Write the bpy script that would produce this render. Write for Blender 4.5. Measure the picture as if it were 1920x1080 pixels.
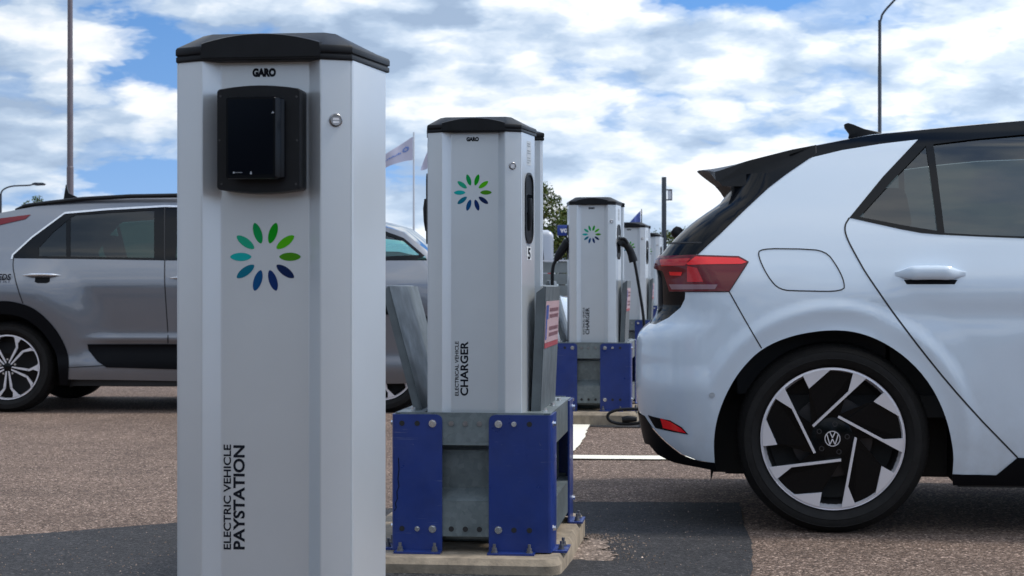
import bpy, bmesh, math, random
from mathutils import Vector, Matrix
from mathutils.geometry import delaunay_2d_cdt
R = math.radians
random.seed(7)
scene = bpy.context.scene
for o in list(bpy.data.objects): bpy.data.objects.remove(o)

# ------------------------------------------------------------------ camera
FPX, CX, CY, CAMZ = 3200.0, 960.0, 540.0, 0.9
cam = bpy.data.cameras.new('camera'); camo = bpy.data.objects.new('camera', cam)
scene.collection.objects.link(camo); scene.camera = camo
camo.location = (0, 0, CAMZ); camo.rotation_euler = (R(90), 0, 0)
cam.sensor_width = 36; cam.lens = FPX / 1920 * 36
cam.clip_start = 0.05; cam.clip_end = 3000
cam.dof.use_dof = True; cam.dof.focus_distance = 4.2; cam.dof.aperture_fstop = 18

# ------------------------------------------------------------------ light
SUN_EL, SUN_AZ = 57, 86          # degrees; azimuth from +Y (away from the camera) towards +X
scene.view_settings.view_transform = 'Standard'; scene.view_settings.look = 'None'
scene.view_settings.exposure = 0.36; scene.view_settings.gamma = 1
scene.render.engine = 'CYCLES'; scene.cycles.samples = 128
scene.cycles.use_denoising = True; scene.cycles.max_bounces = 10
scene.cycles.transparent_max_bounces = 16
scene.render.resolution_x = 1024; scene.render.resolution_y = 576

class NT:
    def __init__(s, tree): s.t = tree; s.n = tree.nodes; s.l = tree.links
    def new(s, typ, **kw):
        n = s.n.new(typ)
        for k, v in kw.items():
            if k == 'ins':
                for i, x in v.items():
                    if hasattr(x, 'is_output') or hasattr(x, 'links'): s.l.new(x, n.inputs[i])
                    else: n.inputs[i].default_value = x
            else: setattr(n, k, v)
        return n
    def math(s, op, a, b=0.0, c=0.0, clamp=False):
        n = s.n.new('ShaderNodeMath'); n.operation = op; n.use_clamp = clamp
        for i, x in enumerate((a, b, c)):
            if hasattr(x, 'links'): s.l.new(x, n.inputs[i])
            else: n.inputs[i].default_value = x
        return n.outputs[0]
    def vmath(s, op, a, b=(0, 0, 0)):
        n = s.n.new('ShaderNodeVectorMath'); n.operation = op
        for i, x in enumerate((a, b)):
            if hasattr(x, 'links'): s.l.new(x, n.inputs[i])
            else: n.inputs[i].default_value = x
        return n.outputs[0]
    def ramp(s, fac, stops, interp='LINEAR'):
        n = s.n.new('ShaderNodeValToRGB'); n.color_ramp.interpolation = interp
        el = n.color_ramp.elements
        while len(el) < len(stops): el.new(0.5)
        for e, (p, c) in zip(el, stops):
            e.position = p; e.color = (c, c, c, 1) if isinstance(c, (int, float)) else (*c, 1)
        s.l.new(fac, n.inputs[0]); return n.outputs[0]
    def mix(s, fac, a, b, blend='MIX'):
        n = s.n.new('ShaderNodeMix'); n.data_type = 'RGBA'; n.blend_type = blend
        for i, x in ((0, fac), (6, a), (7, b)):
            if hasattr(x, 'links'): s.l.new(x, n.inputs[i])
            else: n.inputs[i].default_value = x if i == 0 else ((*x, 1) if len(x) == 3 else x)
        return n.outputs[2]
    def noise(s, vec, scale, detail=5, rough=0.5, dist=0.0):
        n = s.new('ShaderNodeTexNoise', ins={'Scale': scale, 'Detail': detail, 'Roughness': rough, 'Distortion': dist})
        s.l.new(vec, n.inputs['Vector']); return n.outputs['Fac']

world = bpy.data.worlds.new('World'); scene.world = world; world.use_nodes = True
w = NT(world.node_tree); w.n.clear()
tc = w.new('ShaderNodeTexCoord')
sky = w.new('ShaderNodeTexSky', sky_type='NISHITA', sun_disc=False, sun_elevation=R(SUN_EL), sun_rotation=R(SUN_AZ),
            air_density=1.0, dust_density=0.3, ozone_density=3.0)
D = w.vmath('NORMALIZE', tc.outputs['Generated'])
sep = w.new('ShaderNodeSeparateXYZ', ins={0: D})
zc = w.math('MAXIMUM', sep.outputs[2], 0.0)
skyv = w.new('ShaderNodeCombineXYZ', ins={0: sep.outputs[0], 1: sep.outputs[1], 2: w.math('ADD', w.math('MULTIPLY', zc, 1.1), 0.22)})
w.l.new(skyv.outputs[0], sky.inputs[0])
skyc = w.mix(1.0, sky.outputs[0], (0.046, 0.098, 0.135), 'MULTIPLY')
inv = w.math('DIVIDE', 1.0, w.math('ADD', zc, 0.30))
P = w.new('ShaderNodeCombineXYZ', ins={0: w.math('MULTIPLY', sep.outputs[0], inv), 1: w.math('MULTIPLY', sep.outputs[1], inv),
          2: w.math('MULTIPLY', w.math('MULTIPLY', zc, inv), 1.45)}).outputs[0]
P = w.vmath('ADD', w.vmath('MULTIPLY', P, (1.15, 1.15, 1.0)), (2.2, 1.2, 0.55))
wrp = w.new('ShaderNodeTexNoise', ins={'Vector': P, 'Scale': 7.0, 'Detail': 4.0, 'Roughness': 0.65}).outputs['Color']
WV = w.vmath('ADD', P, w.new('ShaderNodeVectorMath', operation='SCALE', ins={0: wrp, 3: 0.10}).outputs[0])
def density(vec):
    mid = w.noise(vec, 2.0, 7, 0.54)
    def vor(sc):
        v = w.new('ShaderNodeTexVoronoi', feature='F1', ins={'Scale': sc}); w.l.new(vec, v.inputs['Vector']); return v.outputs['Distance']
    puff = w.math('SUBTRACT', 0.55, w.math('MULTIPLY_ADD', vor(3.9), 0.62, w.math('MULTIPLY', vor(10.0), 0.42)))
    return w.math('ADD', mid, w.math('MULTIPLY', puff, 0.30))
d0 = density(WV)
d1 = density(w.vmath('ADD', WV, (0.035, -0.01, 0.075)))
cover = w.ramp(d0, [(0.385, 0.0), (0.43, 0.6), (0.485, 1.0)], 'EASE')
thick = w.ramp(w.noise(w.vmath('ADD', P, (5.0, 2.0, 1.0)), 2.2, 3, 0.5), [(0.40, 0.0), (0.64, 1.0)])
lit = w.math('MULTIPLY_ADD', w.math('SUBTRACT', d0, d1), 4.2, 0.62)
lit = w.math('MULTIPLY_ADD', w.math('SUBTRACT', w.noise(WV, 8.0, 4, 0.5), 0.5), 0.35, lit)
lit = w.math('SUBTRACT', lit, w.math('MULTIPLY', thick, 0.26), clamp=True)
cloudc = w.ramp(lit, [(0.0, (0.27, 0.36, 0.50)), (0.30, (0.38, 0.48, 0.62)), (0.58, (0.56, 0.64, 0.74)), (0.80, (0.76, 0.79, 0.83)), (1.0, (0.88, 0.89, 0.90))])
base = w.mix(0.05, skyc, (0.60, 0.70, 0.85))
haze = w.math('MULTIPLY', w.ramp(zc, [(0.0, 1.0), (0.10, 0.35), (0.20, 0.0)]), 0.40)
col = w.mix(cover, base, cloudc)
col = w.mix(haze, col, (0.58, 0.72, 0.90))
sdir = (math.sin(R(SUN_AZ)) * math.cos(R(SUN_EL)), math.cos(R(SUN_AZ)) * math.cos(R(SUN_EL)), math.sin(R(SUN_EL)))
dt = w.new('ShaderNodeVectorMath', operation='DOT_PRODUCT', ins={0: D, 1: sdir}).outputs['Value']
dt = w.math('MULTIPLY_ADD', dt, 0.5, 0.5)
glow = w.math('MULTIPLY_ADD', w.math('MULTIPLY', dt, dt), 0.95, 0.72)
col = w.new('ShaderNodeVectorMath', operation='SCALE', ins={0: col, 3: glow}).outputs[0]
bg = w.new('ShaderNodeBackground', ins={0: col, 1: 1.0})
out = w.new('ShaderNodeOutputWorld'); w.l.new(bg.outputs[0], out.inputs[0])

sun = bpy.data.lights.new('sun', 'SUN'); suno = bpy.data.objects.new('sun', sun); scene.collection.objects.link(suno)
sun.energy = 2.3; sun.angle = R(10); sun.color = (1.0, 0.94, 0.86)
sd = Vector((math.sin(R(SUN_AZ)) * math.cos(R(SUN_EL)), math.cos(R(SUN_AZ)) * math.cos(R(SUN_EL)), math.sin(R(SUN_EL))))
suno.rotation_euler = sd.to_track_quat('Z', 'Y').to_euler()

# ------------------------------------------------------------------ materials
def mat(name, color, rough=0.5, metal=0.0, coat=0.0, var=0.0, vscale=8.0, bump=0.0, bscale=200.0, rvar=0.0, spec=None, stretch=None):
    m = bpy.data.materials.new(name); m.use_nodes = True
    t = NT(m.node_tree); p = t.n['Principled BSDF']
    p.inputs['Base Color'].default_value = (*color, 1); p.inputs['Roughness'].default_value = rough
    p.inputs['Metallic'].default_value = metal; p.inputs['Coat Weight'].default_value = coat
    p.inputs['Coat Roughness'].default_value = 0.04
    if spec is not None: p.inputs['Specular IOR Level'].default_value = spec
    tcn = t.new('ShaderNodeTexCoord'); v = tcn.outputs['Object']
    if stretch: v = t.vmath('MULTIPLY', v, stretch)
    if var:
        n = t.noise(v, vscale, 6, 0.6)
        c = t.ramp(n, [(0.3, tuple(x * (1 - var) for x in color)), (0.7, tuple(min(1, x * (1 + var)) for x in color))])
        t.l.new(c, p.inputs['Base Color'])
    if rvar:
        n = t.noise(v, vscale * 1.7, 4, 0.6)
        t.l.new(t.ramp(n, [(0.3, max(0.02, rough - rvar)), (0.7, rough + rvar)]), p.inputs['Roughness'])
    if bump:
        b = t.new('ShaderNodeBump', ins={'Strength': bump, 'Distance': 0.002, 'Height': t.noise(v, bscale, 3, 0.6)})
        t.l.new(b.outputs[0], p.inputs['Normal'])
    return m
M = {}
M['alu'] = mat('brushed_aluminium', (0.57, 0.61, 0.645), 0.31, 0.50, var=0.04, vscale=2.5, rvar=0.02, bump=0.03, bscale=350)
M['black'] = mat('black_plastic', (0.006, 0.007, 0.009), 0.40, spec=0.22, var=0.25, vscale=20, bump=0.12, bscale=600)
M['black_soft'] = mat('matt_black', (0.010, 0.010, 0.011), 0.6)
M['black_gloss'] = mat('gloss_black', (0.003, 0.004, 0.006), 0.10, spec=0.20)
M['rim_black'] = mat('rim_gloss_black', (0.002, 0.003, 0.004), 0.14, spec=0.2)
M['blue'] = mat('blue_powder_coat', (0.010, 0.030, 0.165), 0.36, coat=0.08, var=0.15, vscale=9, rvar=0.1, bump=0.08, bscale=120)
def road_film(m):
    t = NT(m.node_tree); p = t.n['Principled BSDF']; o = t.new('ShaderNodeTexCoord').outputs['Object']
    z = t.new('ShaderNodeSeparateXYZ', ins={0: o}).outputs[2]
    f = t.math('MULTIPLY', t.ramp(z, [(0.18, 1.0), (0.62, 0.0)]), t.ramp(t.noise(o, 11, 7, 0.7), [(0.3, 0.15), (0.7, 1.0)]))
    src = p.inputs['Base Color'].links[0].from_socket
    t.l.new(t.mix(t.math('MULTIPLY', f, 0.30), src, (0.20, 0.17, 0.145)), p.inputs['Base Color'])
    t.l.new(t.math('SUBTRACT', 1.0, t.math('MULTIPLY', f, 0.6)), p.inputs['Coat Weight'])
def scratched(m, col, amt=0.55):
    t = NT(m.node_tree); p = t.n['Principled BSDF']; o = t.new('ShaderNodeTexCoord').outputs['Object']
    a = t.noise(t.vmath('MULTIPLY', o, (8, 8, 240)), 1.0, 3, 0.6, 0.6); b = t.noise(o, 7, 4, 0.6)
    sc = t.math('MULTIPLY', t.ramp(a, [(0.66, 0.0), (0.70, 1.0)]), t.ramp(b, [(0.52, 0.0), (0.62, 1.0)]))
    ch = t.ramp(t.noise(t.vmath('ADD', o, (3, 1, 7)), 45, 6, 0.75), [(0.70, 0.0), (0.73, 1.0)])
    f = t.math('MULTIPLY', t.math('MAXIMUM', sc, ch), amt)
    src = p.inputs['Base Color'].links[0].from_socket
    t.l.new(t.mix(f, src, col), p.inputs['Base Color'])
scratched(M['blue'], (0.16, 0.18, 0.26))
M['concrete'] = mat('concrete', (0.235, 0.192, 0.142), 0.9, var=0.4, vscale=14, bump=0.9, bscale=120)
M['ink'] = mat('dark_print', (0.010, 0.012, 0.018), 0.6, spec=0.1)
M['white_print'] = mat('white_print', (0.75, 0.76, 0.78), 0.5)
M['chrome'] = mat('bright_steel', (0.66, 0.67, 0.69), 0.22, 0.9, var=0.1, vscale=60)
M['lock'] = mat('lock_steel', (0.30, 0.30, 0.31), 0.28, 0.9, var=0.2, vscale=90)
M['paint_white'] = mat('white_car_paint', (0.57, 0.66, 0.755), 0.36, coat=1.0, var=0.012, vscale=3)
M['paint_grey'] = mat('grey_car_paint', (0.175, 0.19, 0.22), 0.30, 0.5, coat=1.0, var=0.03, vscale=2)
M['paint_blue'] = mat('blue_car_paint', (0.10, 0.17, 0.34), 0.3, 0.3, coat=1.0)
road_film(M['paint_white']); road_film(M['paint_grey'])
M['seam'] = mat('seam_black', (0.012, 0.013, 0.016), 0.7)
M['rubber'] = mat('tyre_rubber', (0.010, 0.0095, 0.0095), 0.72, spec=0.25, var=0.25, vscale=30, bump=0.3, bscale=250)
M['rim_silver'] = mat('machined_alloy', (0.72, 0.71, 0.75), 0.28, 0.35, var=0.03, vscale=8)
M['clad'] = mat('wheel_cladding', (0.003, 0.0035, 0.005), 0.45, spec=0.10, bump=0.1, bscale=500)
M['red'] = mat('red_lamp', (0.48, 0.006, 0.012), 0.15, coat=0.3)
M['red_bright'] = mat('bright_red_lamp', (0.85, 0.010, 0.016), 0.18, coat=0.3)
M['red_dark'] = mat('dark_red_lamp', (0.13, 0.010, 0.016), 0.12, coat=0.25, spec=0.3)
M['lamp_clear'] = mat('clear_lamp', (0.24, 0.13, 0.15), 0.2, coat=0.4)
M['seat'] = mat('seat_fabric', (0.03, 0.032, 0.035), 0.85)
M['sign_blue'] = mat('sign_blue', (0.01, 0.04, 0.24), 0.45)
M['flag_white'] = mat('flag_cloth', (0.50, 0.50, 0.62), 0.8, var=0.06, vscale=2)
M['flag_blue'] = mat('blue_flag_cloth', (0.08, 0.12, 0.36), 0.8, var=0.1, vscale=3)
M['flag_ink'] = mat('flag_print', (0.10, 0.22, 0.58), 0.8)
M['pole_grey'] = mat('pole_steel', (0.16, 0.14, 0.155), 0.5, 0.4, var=0.12, vscale=3)
M['pole_dark'] = mat('pole_dark', (0.035, 0.045, 0.06), 0.5, 0.2)
M['pole_pale'] = mat('pole_pale', (0.52, 0.56, 0.62), 0.5)
M['fence'] = mat('fence_board', (0.16, 0.19, 0.20), 0.8, var=0.2, vscale=2)
M['sign_red'] = mat('sign_red', (0.30, 0.035, 0.045), 0.5)
M['sign_pink'] = mat('sign_pale_pink', (0.40, 0.27, 0.29), 0.5, var=0.08, vscale=10)
M['yellow'] = mat('worn_yellow', (0.26, 0.22, 0.12), 0.7, var=0.3, vscale=40)

def galv():
    m = mat('galvanised_steel', (0.16, 0.19, 0.20), 0.42, 0.40)
    t = NT(m.node_tree); p = t.n['Principled BSDF']
    o = t.new('ShaderNodeTexCoord').outputs['Object']
    vo = t.new('ShaderNodeTexVoronoi', ins={'Scale': 60.0}); t.l.new(o, vo.inputs['Vector'])
    sp = t.ramp(vo.outputs['Color'], [(0.2, (0.140, 0.170, 0.178)), (0.8, (0.180, 0.212, 0.220))])
    st = t.ramp(t.noise(o, 5, 6, 0.65), [(0.35, 0.72), (0.65, 1.1)])
    t.l.new(t.mix(1.0, sp, st, 'MULTIPLY'), p.inputs['Base Color'])
    t.l.new(t.ramp(t.noise(o, 9, 4), [(0.3, 0.32), (0.7, 0.52)]), p.inputs['Roughness'])
    return m
M['galv'] = galv()

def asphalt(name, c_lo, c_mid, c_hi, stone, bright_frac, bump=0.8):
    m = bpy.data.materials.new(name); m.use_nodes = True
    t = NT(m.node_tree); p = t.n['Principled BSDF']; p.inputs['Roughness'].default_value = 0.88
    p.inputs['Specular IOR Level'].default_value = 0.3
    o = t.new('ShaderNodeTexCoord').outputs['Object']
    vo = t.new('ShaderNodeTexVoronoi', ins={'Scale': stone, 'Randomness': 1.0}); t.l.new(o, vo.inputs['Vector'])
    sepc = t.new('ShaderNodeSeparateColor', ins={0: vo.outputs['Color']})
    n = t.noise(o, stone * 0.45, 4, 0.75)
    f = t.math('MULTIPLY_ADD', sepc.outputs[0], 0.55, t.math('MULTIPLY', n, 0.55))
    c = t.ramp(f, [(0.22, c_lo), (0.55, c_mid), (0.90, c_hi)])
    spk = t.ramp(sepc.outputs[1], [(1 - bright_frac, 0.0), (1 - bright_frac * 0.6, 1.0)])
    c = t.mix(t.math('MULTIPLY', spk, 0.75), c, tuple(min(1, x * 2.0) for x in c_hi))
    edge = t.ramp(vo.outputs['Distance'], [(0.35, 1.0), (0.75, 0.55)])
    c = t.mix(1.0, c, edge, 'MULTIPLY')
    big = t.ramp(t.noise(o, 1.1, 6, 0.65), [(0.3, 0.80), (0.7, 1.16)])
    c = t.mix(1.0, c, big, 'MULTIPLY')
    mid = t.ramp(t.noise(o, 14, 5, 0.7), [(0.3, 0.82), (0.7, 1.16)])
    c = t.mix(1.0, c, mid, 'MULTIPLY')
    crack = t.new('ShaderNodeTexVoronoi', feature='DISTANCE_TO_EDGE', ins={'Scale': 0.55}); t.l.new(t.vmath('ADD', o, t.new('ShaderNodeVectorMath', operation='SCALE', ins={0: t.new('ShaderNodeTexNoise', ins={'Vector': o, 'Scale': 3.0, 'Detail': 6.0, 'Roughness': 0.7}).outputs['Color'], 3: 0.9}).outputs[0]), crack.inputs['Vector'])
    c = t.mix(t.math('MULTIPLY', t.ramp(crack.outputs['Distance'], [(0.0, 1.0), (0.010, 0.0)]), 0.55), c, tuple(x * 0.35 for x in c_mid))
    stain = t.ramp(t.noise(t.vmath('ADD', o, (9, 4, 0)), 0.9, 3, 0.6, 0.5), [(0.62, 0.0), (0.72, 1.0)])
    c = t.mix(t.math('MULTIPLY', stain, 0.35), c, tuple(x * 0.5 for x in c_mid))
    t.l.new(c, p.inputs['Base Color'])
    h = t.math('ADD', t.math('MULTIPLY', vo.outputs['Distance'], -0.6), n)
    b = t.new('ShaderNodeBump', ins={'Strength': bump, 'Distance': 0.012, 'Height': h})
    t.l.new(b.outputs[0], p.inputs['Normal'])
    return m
M['asphalt'] = asphalt('worn_brown_asphalt', (0.052, 0.034, 0.026), (0.190, 0.130, 0.100), (0.38, 0.285, 0.23), 128, 0.08, 0.9)
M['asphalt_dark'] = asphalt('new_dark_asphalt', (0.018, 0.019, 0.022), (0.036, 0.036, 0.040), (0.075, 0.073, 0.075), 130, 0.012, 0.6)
M['dust'] = asphalt('sandy_grit', (0.10, 0.075, 0.06), (0.24, 0.185, 0.15), (0.38, 0.30, 0.25), 90, 0.05)

def line_mat():
    m = mat('road_paint', (0.60, 0.58, 0.50), 0.75)
    t = NT(m.node_tree); p = t.n['Principled BSDF']
    o = t.new('ShaderNodeTexCoord').outputs['Object']
    f = t.ramp(t.noise(o, 70, 5, 0.8), [(0.30, 0.0), (0.42, 1.0)])
    t.l.new(t.mix(f, (0.26, 0.22, 0.18), (0.74, 0.71, 0.60)), p.inputs['Base Color'])
    return m
M['line'] = line_mat()

def glass(name, tint, refl=1.0, opaque=0.0):
    m = bpy.data.materials.new(name); m.use_nodes = True
    t = NT(m.node_tree); t.n.clear()
    tr = t.new('ShaderNodeBsdfTransparent', ins={0: (*tint, 1)})
    gl = t.new('ShaderNodeBsdfGlossy', ins={0: (0.9 * refl, 0.95 * refl, refl, 1), 1: 0.02})
    fr = t.new('ShaderNodeFresnel', ins={0: 1.5})
    mx = t.new('ShaderNodeMixShader', ins={0: t.math('ADD', fr.outputs[0], 0.03), 1: tr.outputs[0], 2: gl.outputs[0]})
    o = t.new('ShaderNodeOutputMaterial'); t.l.new(mx.outputs[0], o.inputs[0])
    return m
M['glass'] = glass('tinted_glass', (0.055, 0.15, 0.14), 0.7)
M['glass_dark'] = glass('privacy_glass', (0.13, 0.165, 0.165))

def leafmat(name, a, b, c):
    m = bpy.data.materials.new(name); m.use_nodes = True
    t = NT(m.node_tree); p = t.n['Principled BSDF']; p.inputs['Roughness'].default_value = 0.7
    p.inputs['Specular IOR Level'].default_value = 0.2
    g = t.new('ShaderNodeNewGeometry')
    o = t.new('ShaderNodeTexCoord').outputs['Object']
    f = t.math('ADD', t.math('MULTIPLY', g.outputs['Random Per Island'], 0.6), t.math('MULTIPLY', t.noise(o, 0.9, 3), 0.5))
    t.l.new(t.ramp(f, [(0.2, a), (0.55, b), (0.95, c)]), p.inputs['Base Color'])
    return m
M['leaf'] = leafmat('leaves', (0.022, 0.045, 0.010), (0.055, 0.095, 0.018), (0.15, 0.14, 0.03))
M['bark'] = mat('bark', (0.09, 0.07, 0.05), 0.9, var=0.4, vscale=6)

# ------------------------------------------------------------------ helpers
COL = scene.collection
def prop(o, label=None, cat=None, group=None, kind=None):
    if label: o['label'] = label
    if cat: o['category'] = cat
    if group: o['group'] = group
    if kind: o['kind'] = kind
    return o
def thing(name, loc, rz, label, cat, group=None):
    o = bpy.data.objects.new(name, None); COL.objects.link(o); o.empty_display_size = 0.1
    o.location = loc; o.rotation_euler = (0, 0, rz)
    return prop(o, label, cat, group)

class MB:
    def __init__(s): s.v = []; s.f = []; s.m = []; s.nor = None
    def add(s, vs, fs, mi=0):
        b = len(s.v); s.v += [tuple(x) for x in vs]; s.f += [tuple(b + i for i in f) for f in fs]; s.m += [mi] * len(fs); return s
    def box(s, x0, x1, y0, y1, z0, z1, mi=0):
        v = [(x, y, z) for z in (z0, z1) for x, y in ((x0, y0), (x1, y0), (x1, y1), (x0, y1))]
        return s.add(v, [(3, 2, 1, 0), (4, 5, 6, 7), (0, 1, 5, 4), (1, 2, 6, 5), (2, 3, 7, 6), (3, 0, 4, 7)], mi)
    def prism(s, pts, fn, a, b, mi=0):           # closed 2-D outline swept from a to b: fn(p, level) -> 3-D
        n = len(pts); v = [fn(p, a) for p in pts] + [fn(p, b) for p in pts]
        f = [tuple(range(n))[::-1], tuple(range(n, 2 * n))] + [(i, (i + 1) % n, n + (i + 1) % n, n + i) for i in range(n)]
        return s.add(v, f, mi)
    def loft(s, rings, caps=True, mi=0):
        n = len(rings[0]); v = [p for r in rings for p in r]; f = []
        for k in range(len(rings) - 1):
            for i in range(n):
                j = (i + 1) % n; f.append((k * n + i, k * n + j, (k + 1) * n + j, (k + 1) * n + i))
        if caps: f += [tuple(range(n))[::-1], tuple((len(rings) - 1) * n + i for i in range(n))]
        return s.add(v, f, mi)
    def cyl(s, c, ax, r, h, n=20, r2=None, mi=0):
        ax = Vector(ax).normalized(); u = ax.orthogonal().normalized(); w_ = ax.cross(u); c = Vector(c); r2 = r if r2 is None else r2
        rings = [[c + ax * t + (u * math.cos(2 * math.pi * i / n) + w_ * math.sin(2 * math.pi * i / n)) * rr for i in range(n)] for t, rr in ((0, r), (h, r2))]
        return s.loft(rings, True, mi)
    def lathe(s, c, ax, prof, n=48, mi=0, up=None):    # prof: list of (radius, height along ax)
        ax = Vector(ax).normalized(); u = ax.orthogonal().normalized(); w_ = ax.cross(u); c = Vector(c)
        rings = [[c + ax * h + (u * math.cos(2 * math.pi * i / n) + w_ * math.sin(2 * math.pi * i / n)) * r for i in range(n)] for r, h in prof]
        return s.loft(rings, False, mi)
    def tube(s, path, r, n=10, mi=0):
        path = [Vector(p) for p in path]; rings = []; u = None
        for i, p in enumerate(path):
            d = (path[min(i + 1, len(path) - 1)] - path[max(i - 1, 0)]).normalized()
            if u is None: u = d.orthogonal().normalized()
            u = (u - d * u.dot(d)).normalized(); w_ = d.cross(u)
            rr = r[i] if isinstance(r, (list, tuple)) else r
            rings.append([p + (u * math.cos(2 * math.pi * k / n) + w_ * math.sin(2 * math.pi * k / n)) * rr for k in range(n)])
        return s.loft(rings, True, mi)
    def build(s, name, mats, parent=None, smooth=False, bevel=0, fix=True, seg=2):
        me = bpy.data.meshes.new(name); me.from_pydata(s.v, [], s.f)
        for m_ in (mats if isinstance(mats, (list, tuple)) else [mats]): me.materials.append(M[m_] if isinstance(m_, str) else m_)
        me.polygons.foreach_set('material_index', s.m)
        if fix:
            bm = bmesh.new(); bm.from_mesh(me); bmesh.ops.recalc_face_normals(bm, faces=bm.faces)
            if bevel:
                es = [e for e in bm.edges if e.is_manifold and e.calc_face_angle(0) > 0.5]
                bmesh.ops.bevel(bm, geom=es, offset=bevel, segments=seg, profile=0.5, affect='EDGES', clamp_overlap=True)
            bm.to_mesh(me); bm.free()
        if smooth or bevel:
            me.polygons.foreach_set('use_smooth', [True] * len(me.polygons))
            try: me.set_sharp_from_angle(angle=R(35))
            except Exception: pass
        me.update()
        o = bpy.data.objects.new(name, me); COL.objects.link(o)
        if parent: o.parent = parent
        return o

def copy_tree(o, parent=None):
    c = o.copy(); COL.objects.link(c); c.parent = parent
    for ch in list(o.children): copy_tree(ch, c)
    return c

def round_poly(pts, r, n=4, closed=True):
    out = []; N = len(pts)
    for i in range(N):
        if not closed and i in (0, N - 1): out.append(tuple(pts[i])); continue
        p = Vector(pts[i]); a = Vector(pts[i - 1]) - p; b = Vector(pts[(i + 1) % N]) - p
        k = min(r, a.length * 0.45, b.length * 0.45)
        p0 = p + a.normalized() * k; p1 = p + b.normalized() * k
        for j in range(n + 1):
            t = j / n; q = p0 * (1 - t) ** 2 + p * 2 * t * (1 - t) + p1 * t * t; out.append(tuple(q))
    return out
def spline(tab):
    xs = [a for a, b in tab]; ys = [b for a, b in tab]; n = len(xs)
    ds = [(ys[i + 1] - ys[i]) / (xs[i + 1] - xs[i]) for i in range(n - 1)]
    ms = [ds[0]] + [(ds[i - 1] + ds[i]) / 2 if ds[i - 1] * ds[i] > 0 else 0.0 for i in range(1, n - 1)] + [ds[-1]]
    def f(x):
        if x <= xs[0]: return ys[0] + ms[0] * (x - xs[0])
        if x >= xs[-1]: return ys[-1] + ms[-1] * (x - xs[-1])
        i = 0
        while x > xs[i + 1]: i += 1
        h = xs[i + 1] - xs[i]; t = (x - xs[i]) / h
        return (2*t**3 - 3*t*t + 1) * ys[i] + (t**3 - 2*t*t + t) * h * ms[i] + (-2*t**3 + 3*t*t) * ys[i+1] + (t**3 - t*t) * h * ms[i+1]
    return f
def smooth01(a, b, x):
    t = max(0.0, min(1.0, (x - a) / (b - a))); return t * t * (3 - 2 * t)

YAW = R(-6.5); CY_, SY_ = math.cos(-YAW), math.sin(-YAW)
def w2l(p, org, yaw=YAW):
    c, s = math.cos(yaw), math.sin(yaw); x, y = p[0] - org[0], p[1] - org[1]
    return (x * c + y * s, -x * s + y * c)
def ray_local(px, py, org, yl, yaw=YAW):       # where the sight line meets the plane y = yl of a thing: local x, z
    d = Vector(((px - CX) / FPX, 1, (CY - py) / FPX)); c, s = math.cos(yaw), math.sin(yaw)
    ox, oy = w2l((0, 0), org, yaw); dx, dy = d.x * c + d.y * s, -d.x * s + d.y * c
    k = (yl - oy) / dy
    return (ox + dx * k, CAMZ + d.z * k - org[2])

def lettering(txt, O, U, V, wd, ht, mt, parent, bold=0.0, name='lettering', shear=0.0):
    cu = bpy.data.curves.new('text', 'FONT'); cu.body = txt; cu.offset = bold; cu.shear = shear; cu.resolution_u = 4
    o = bpy.data.objects.new('text', cu); COL.objects.link(o)
    bpy.context.view_layer.update()
    me0 = bpy.data.meshes.new_from_object(o.evaluated_get(bpy.context.evaluated_depsgraph_get()))
    vs = [v.co.copy() for v in me0.vertices]; fs = [tuple(p.vertices) for p in me0.polygons]
    bpy.data.objects.remove(o)
    x0 = min(v.x for v in vs); x1 = max(v.x for v in vs); y0 = min(v.y for v in vs); y1 = max(v.y for v in vs)
    O, U, V = Vector(O), Vector(U), Vector(V)
    mb = MB(); mb.add([O + U * ((v.x - x0) / (x1 - x0) * wd) + V * ((v.y - y0) / (y1 - y0) * ht) for v in vs], fs)
    return mb.build(name, mt, parent, fix=False)

# ------------------------------------------------------------------ ground
def ground_z(x, y):
    return smooth01(-0.9, 0.1, x) * (0.04 * smooth01(8.6, 10.6, y) + 0.13 * smooth01(11.5, 23, y))
def sheet(name, xs, ys, dz, mt, kind='structure'):
    mb = MB(); n = len(xs)
    mb.add([(x, y, ground_z(x, y) + dz) for y in ys for x in xs],
           [(j * n + i, j * n + i + 1, (j + 1) * n + i + 1, (j + 1) * n + i) for j in range(len(ys) - 1) for i in range(n - 1)])
    o = mb.build(name, mt, smooth=True); o['kind'] = kind; return o
def frange(a, b, s):
    n = int(round((b - a) / s)); return [a + (b - a) * i / n for i in range(n + 1)]
sheet('ground', [-600, -200, -60, -20] + frange(-8, 8, 0.25) + [20, 60, 200, 600], [-200, -40, -8] + frange(0, 28, 0.25) + [40, 80, 200, 900], 0, 'asphalt')

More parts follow.
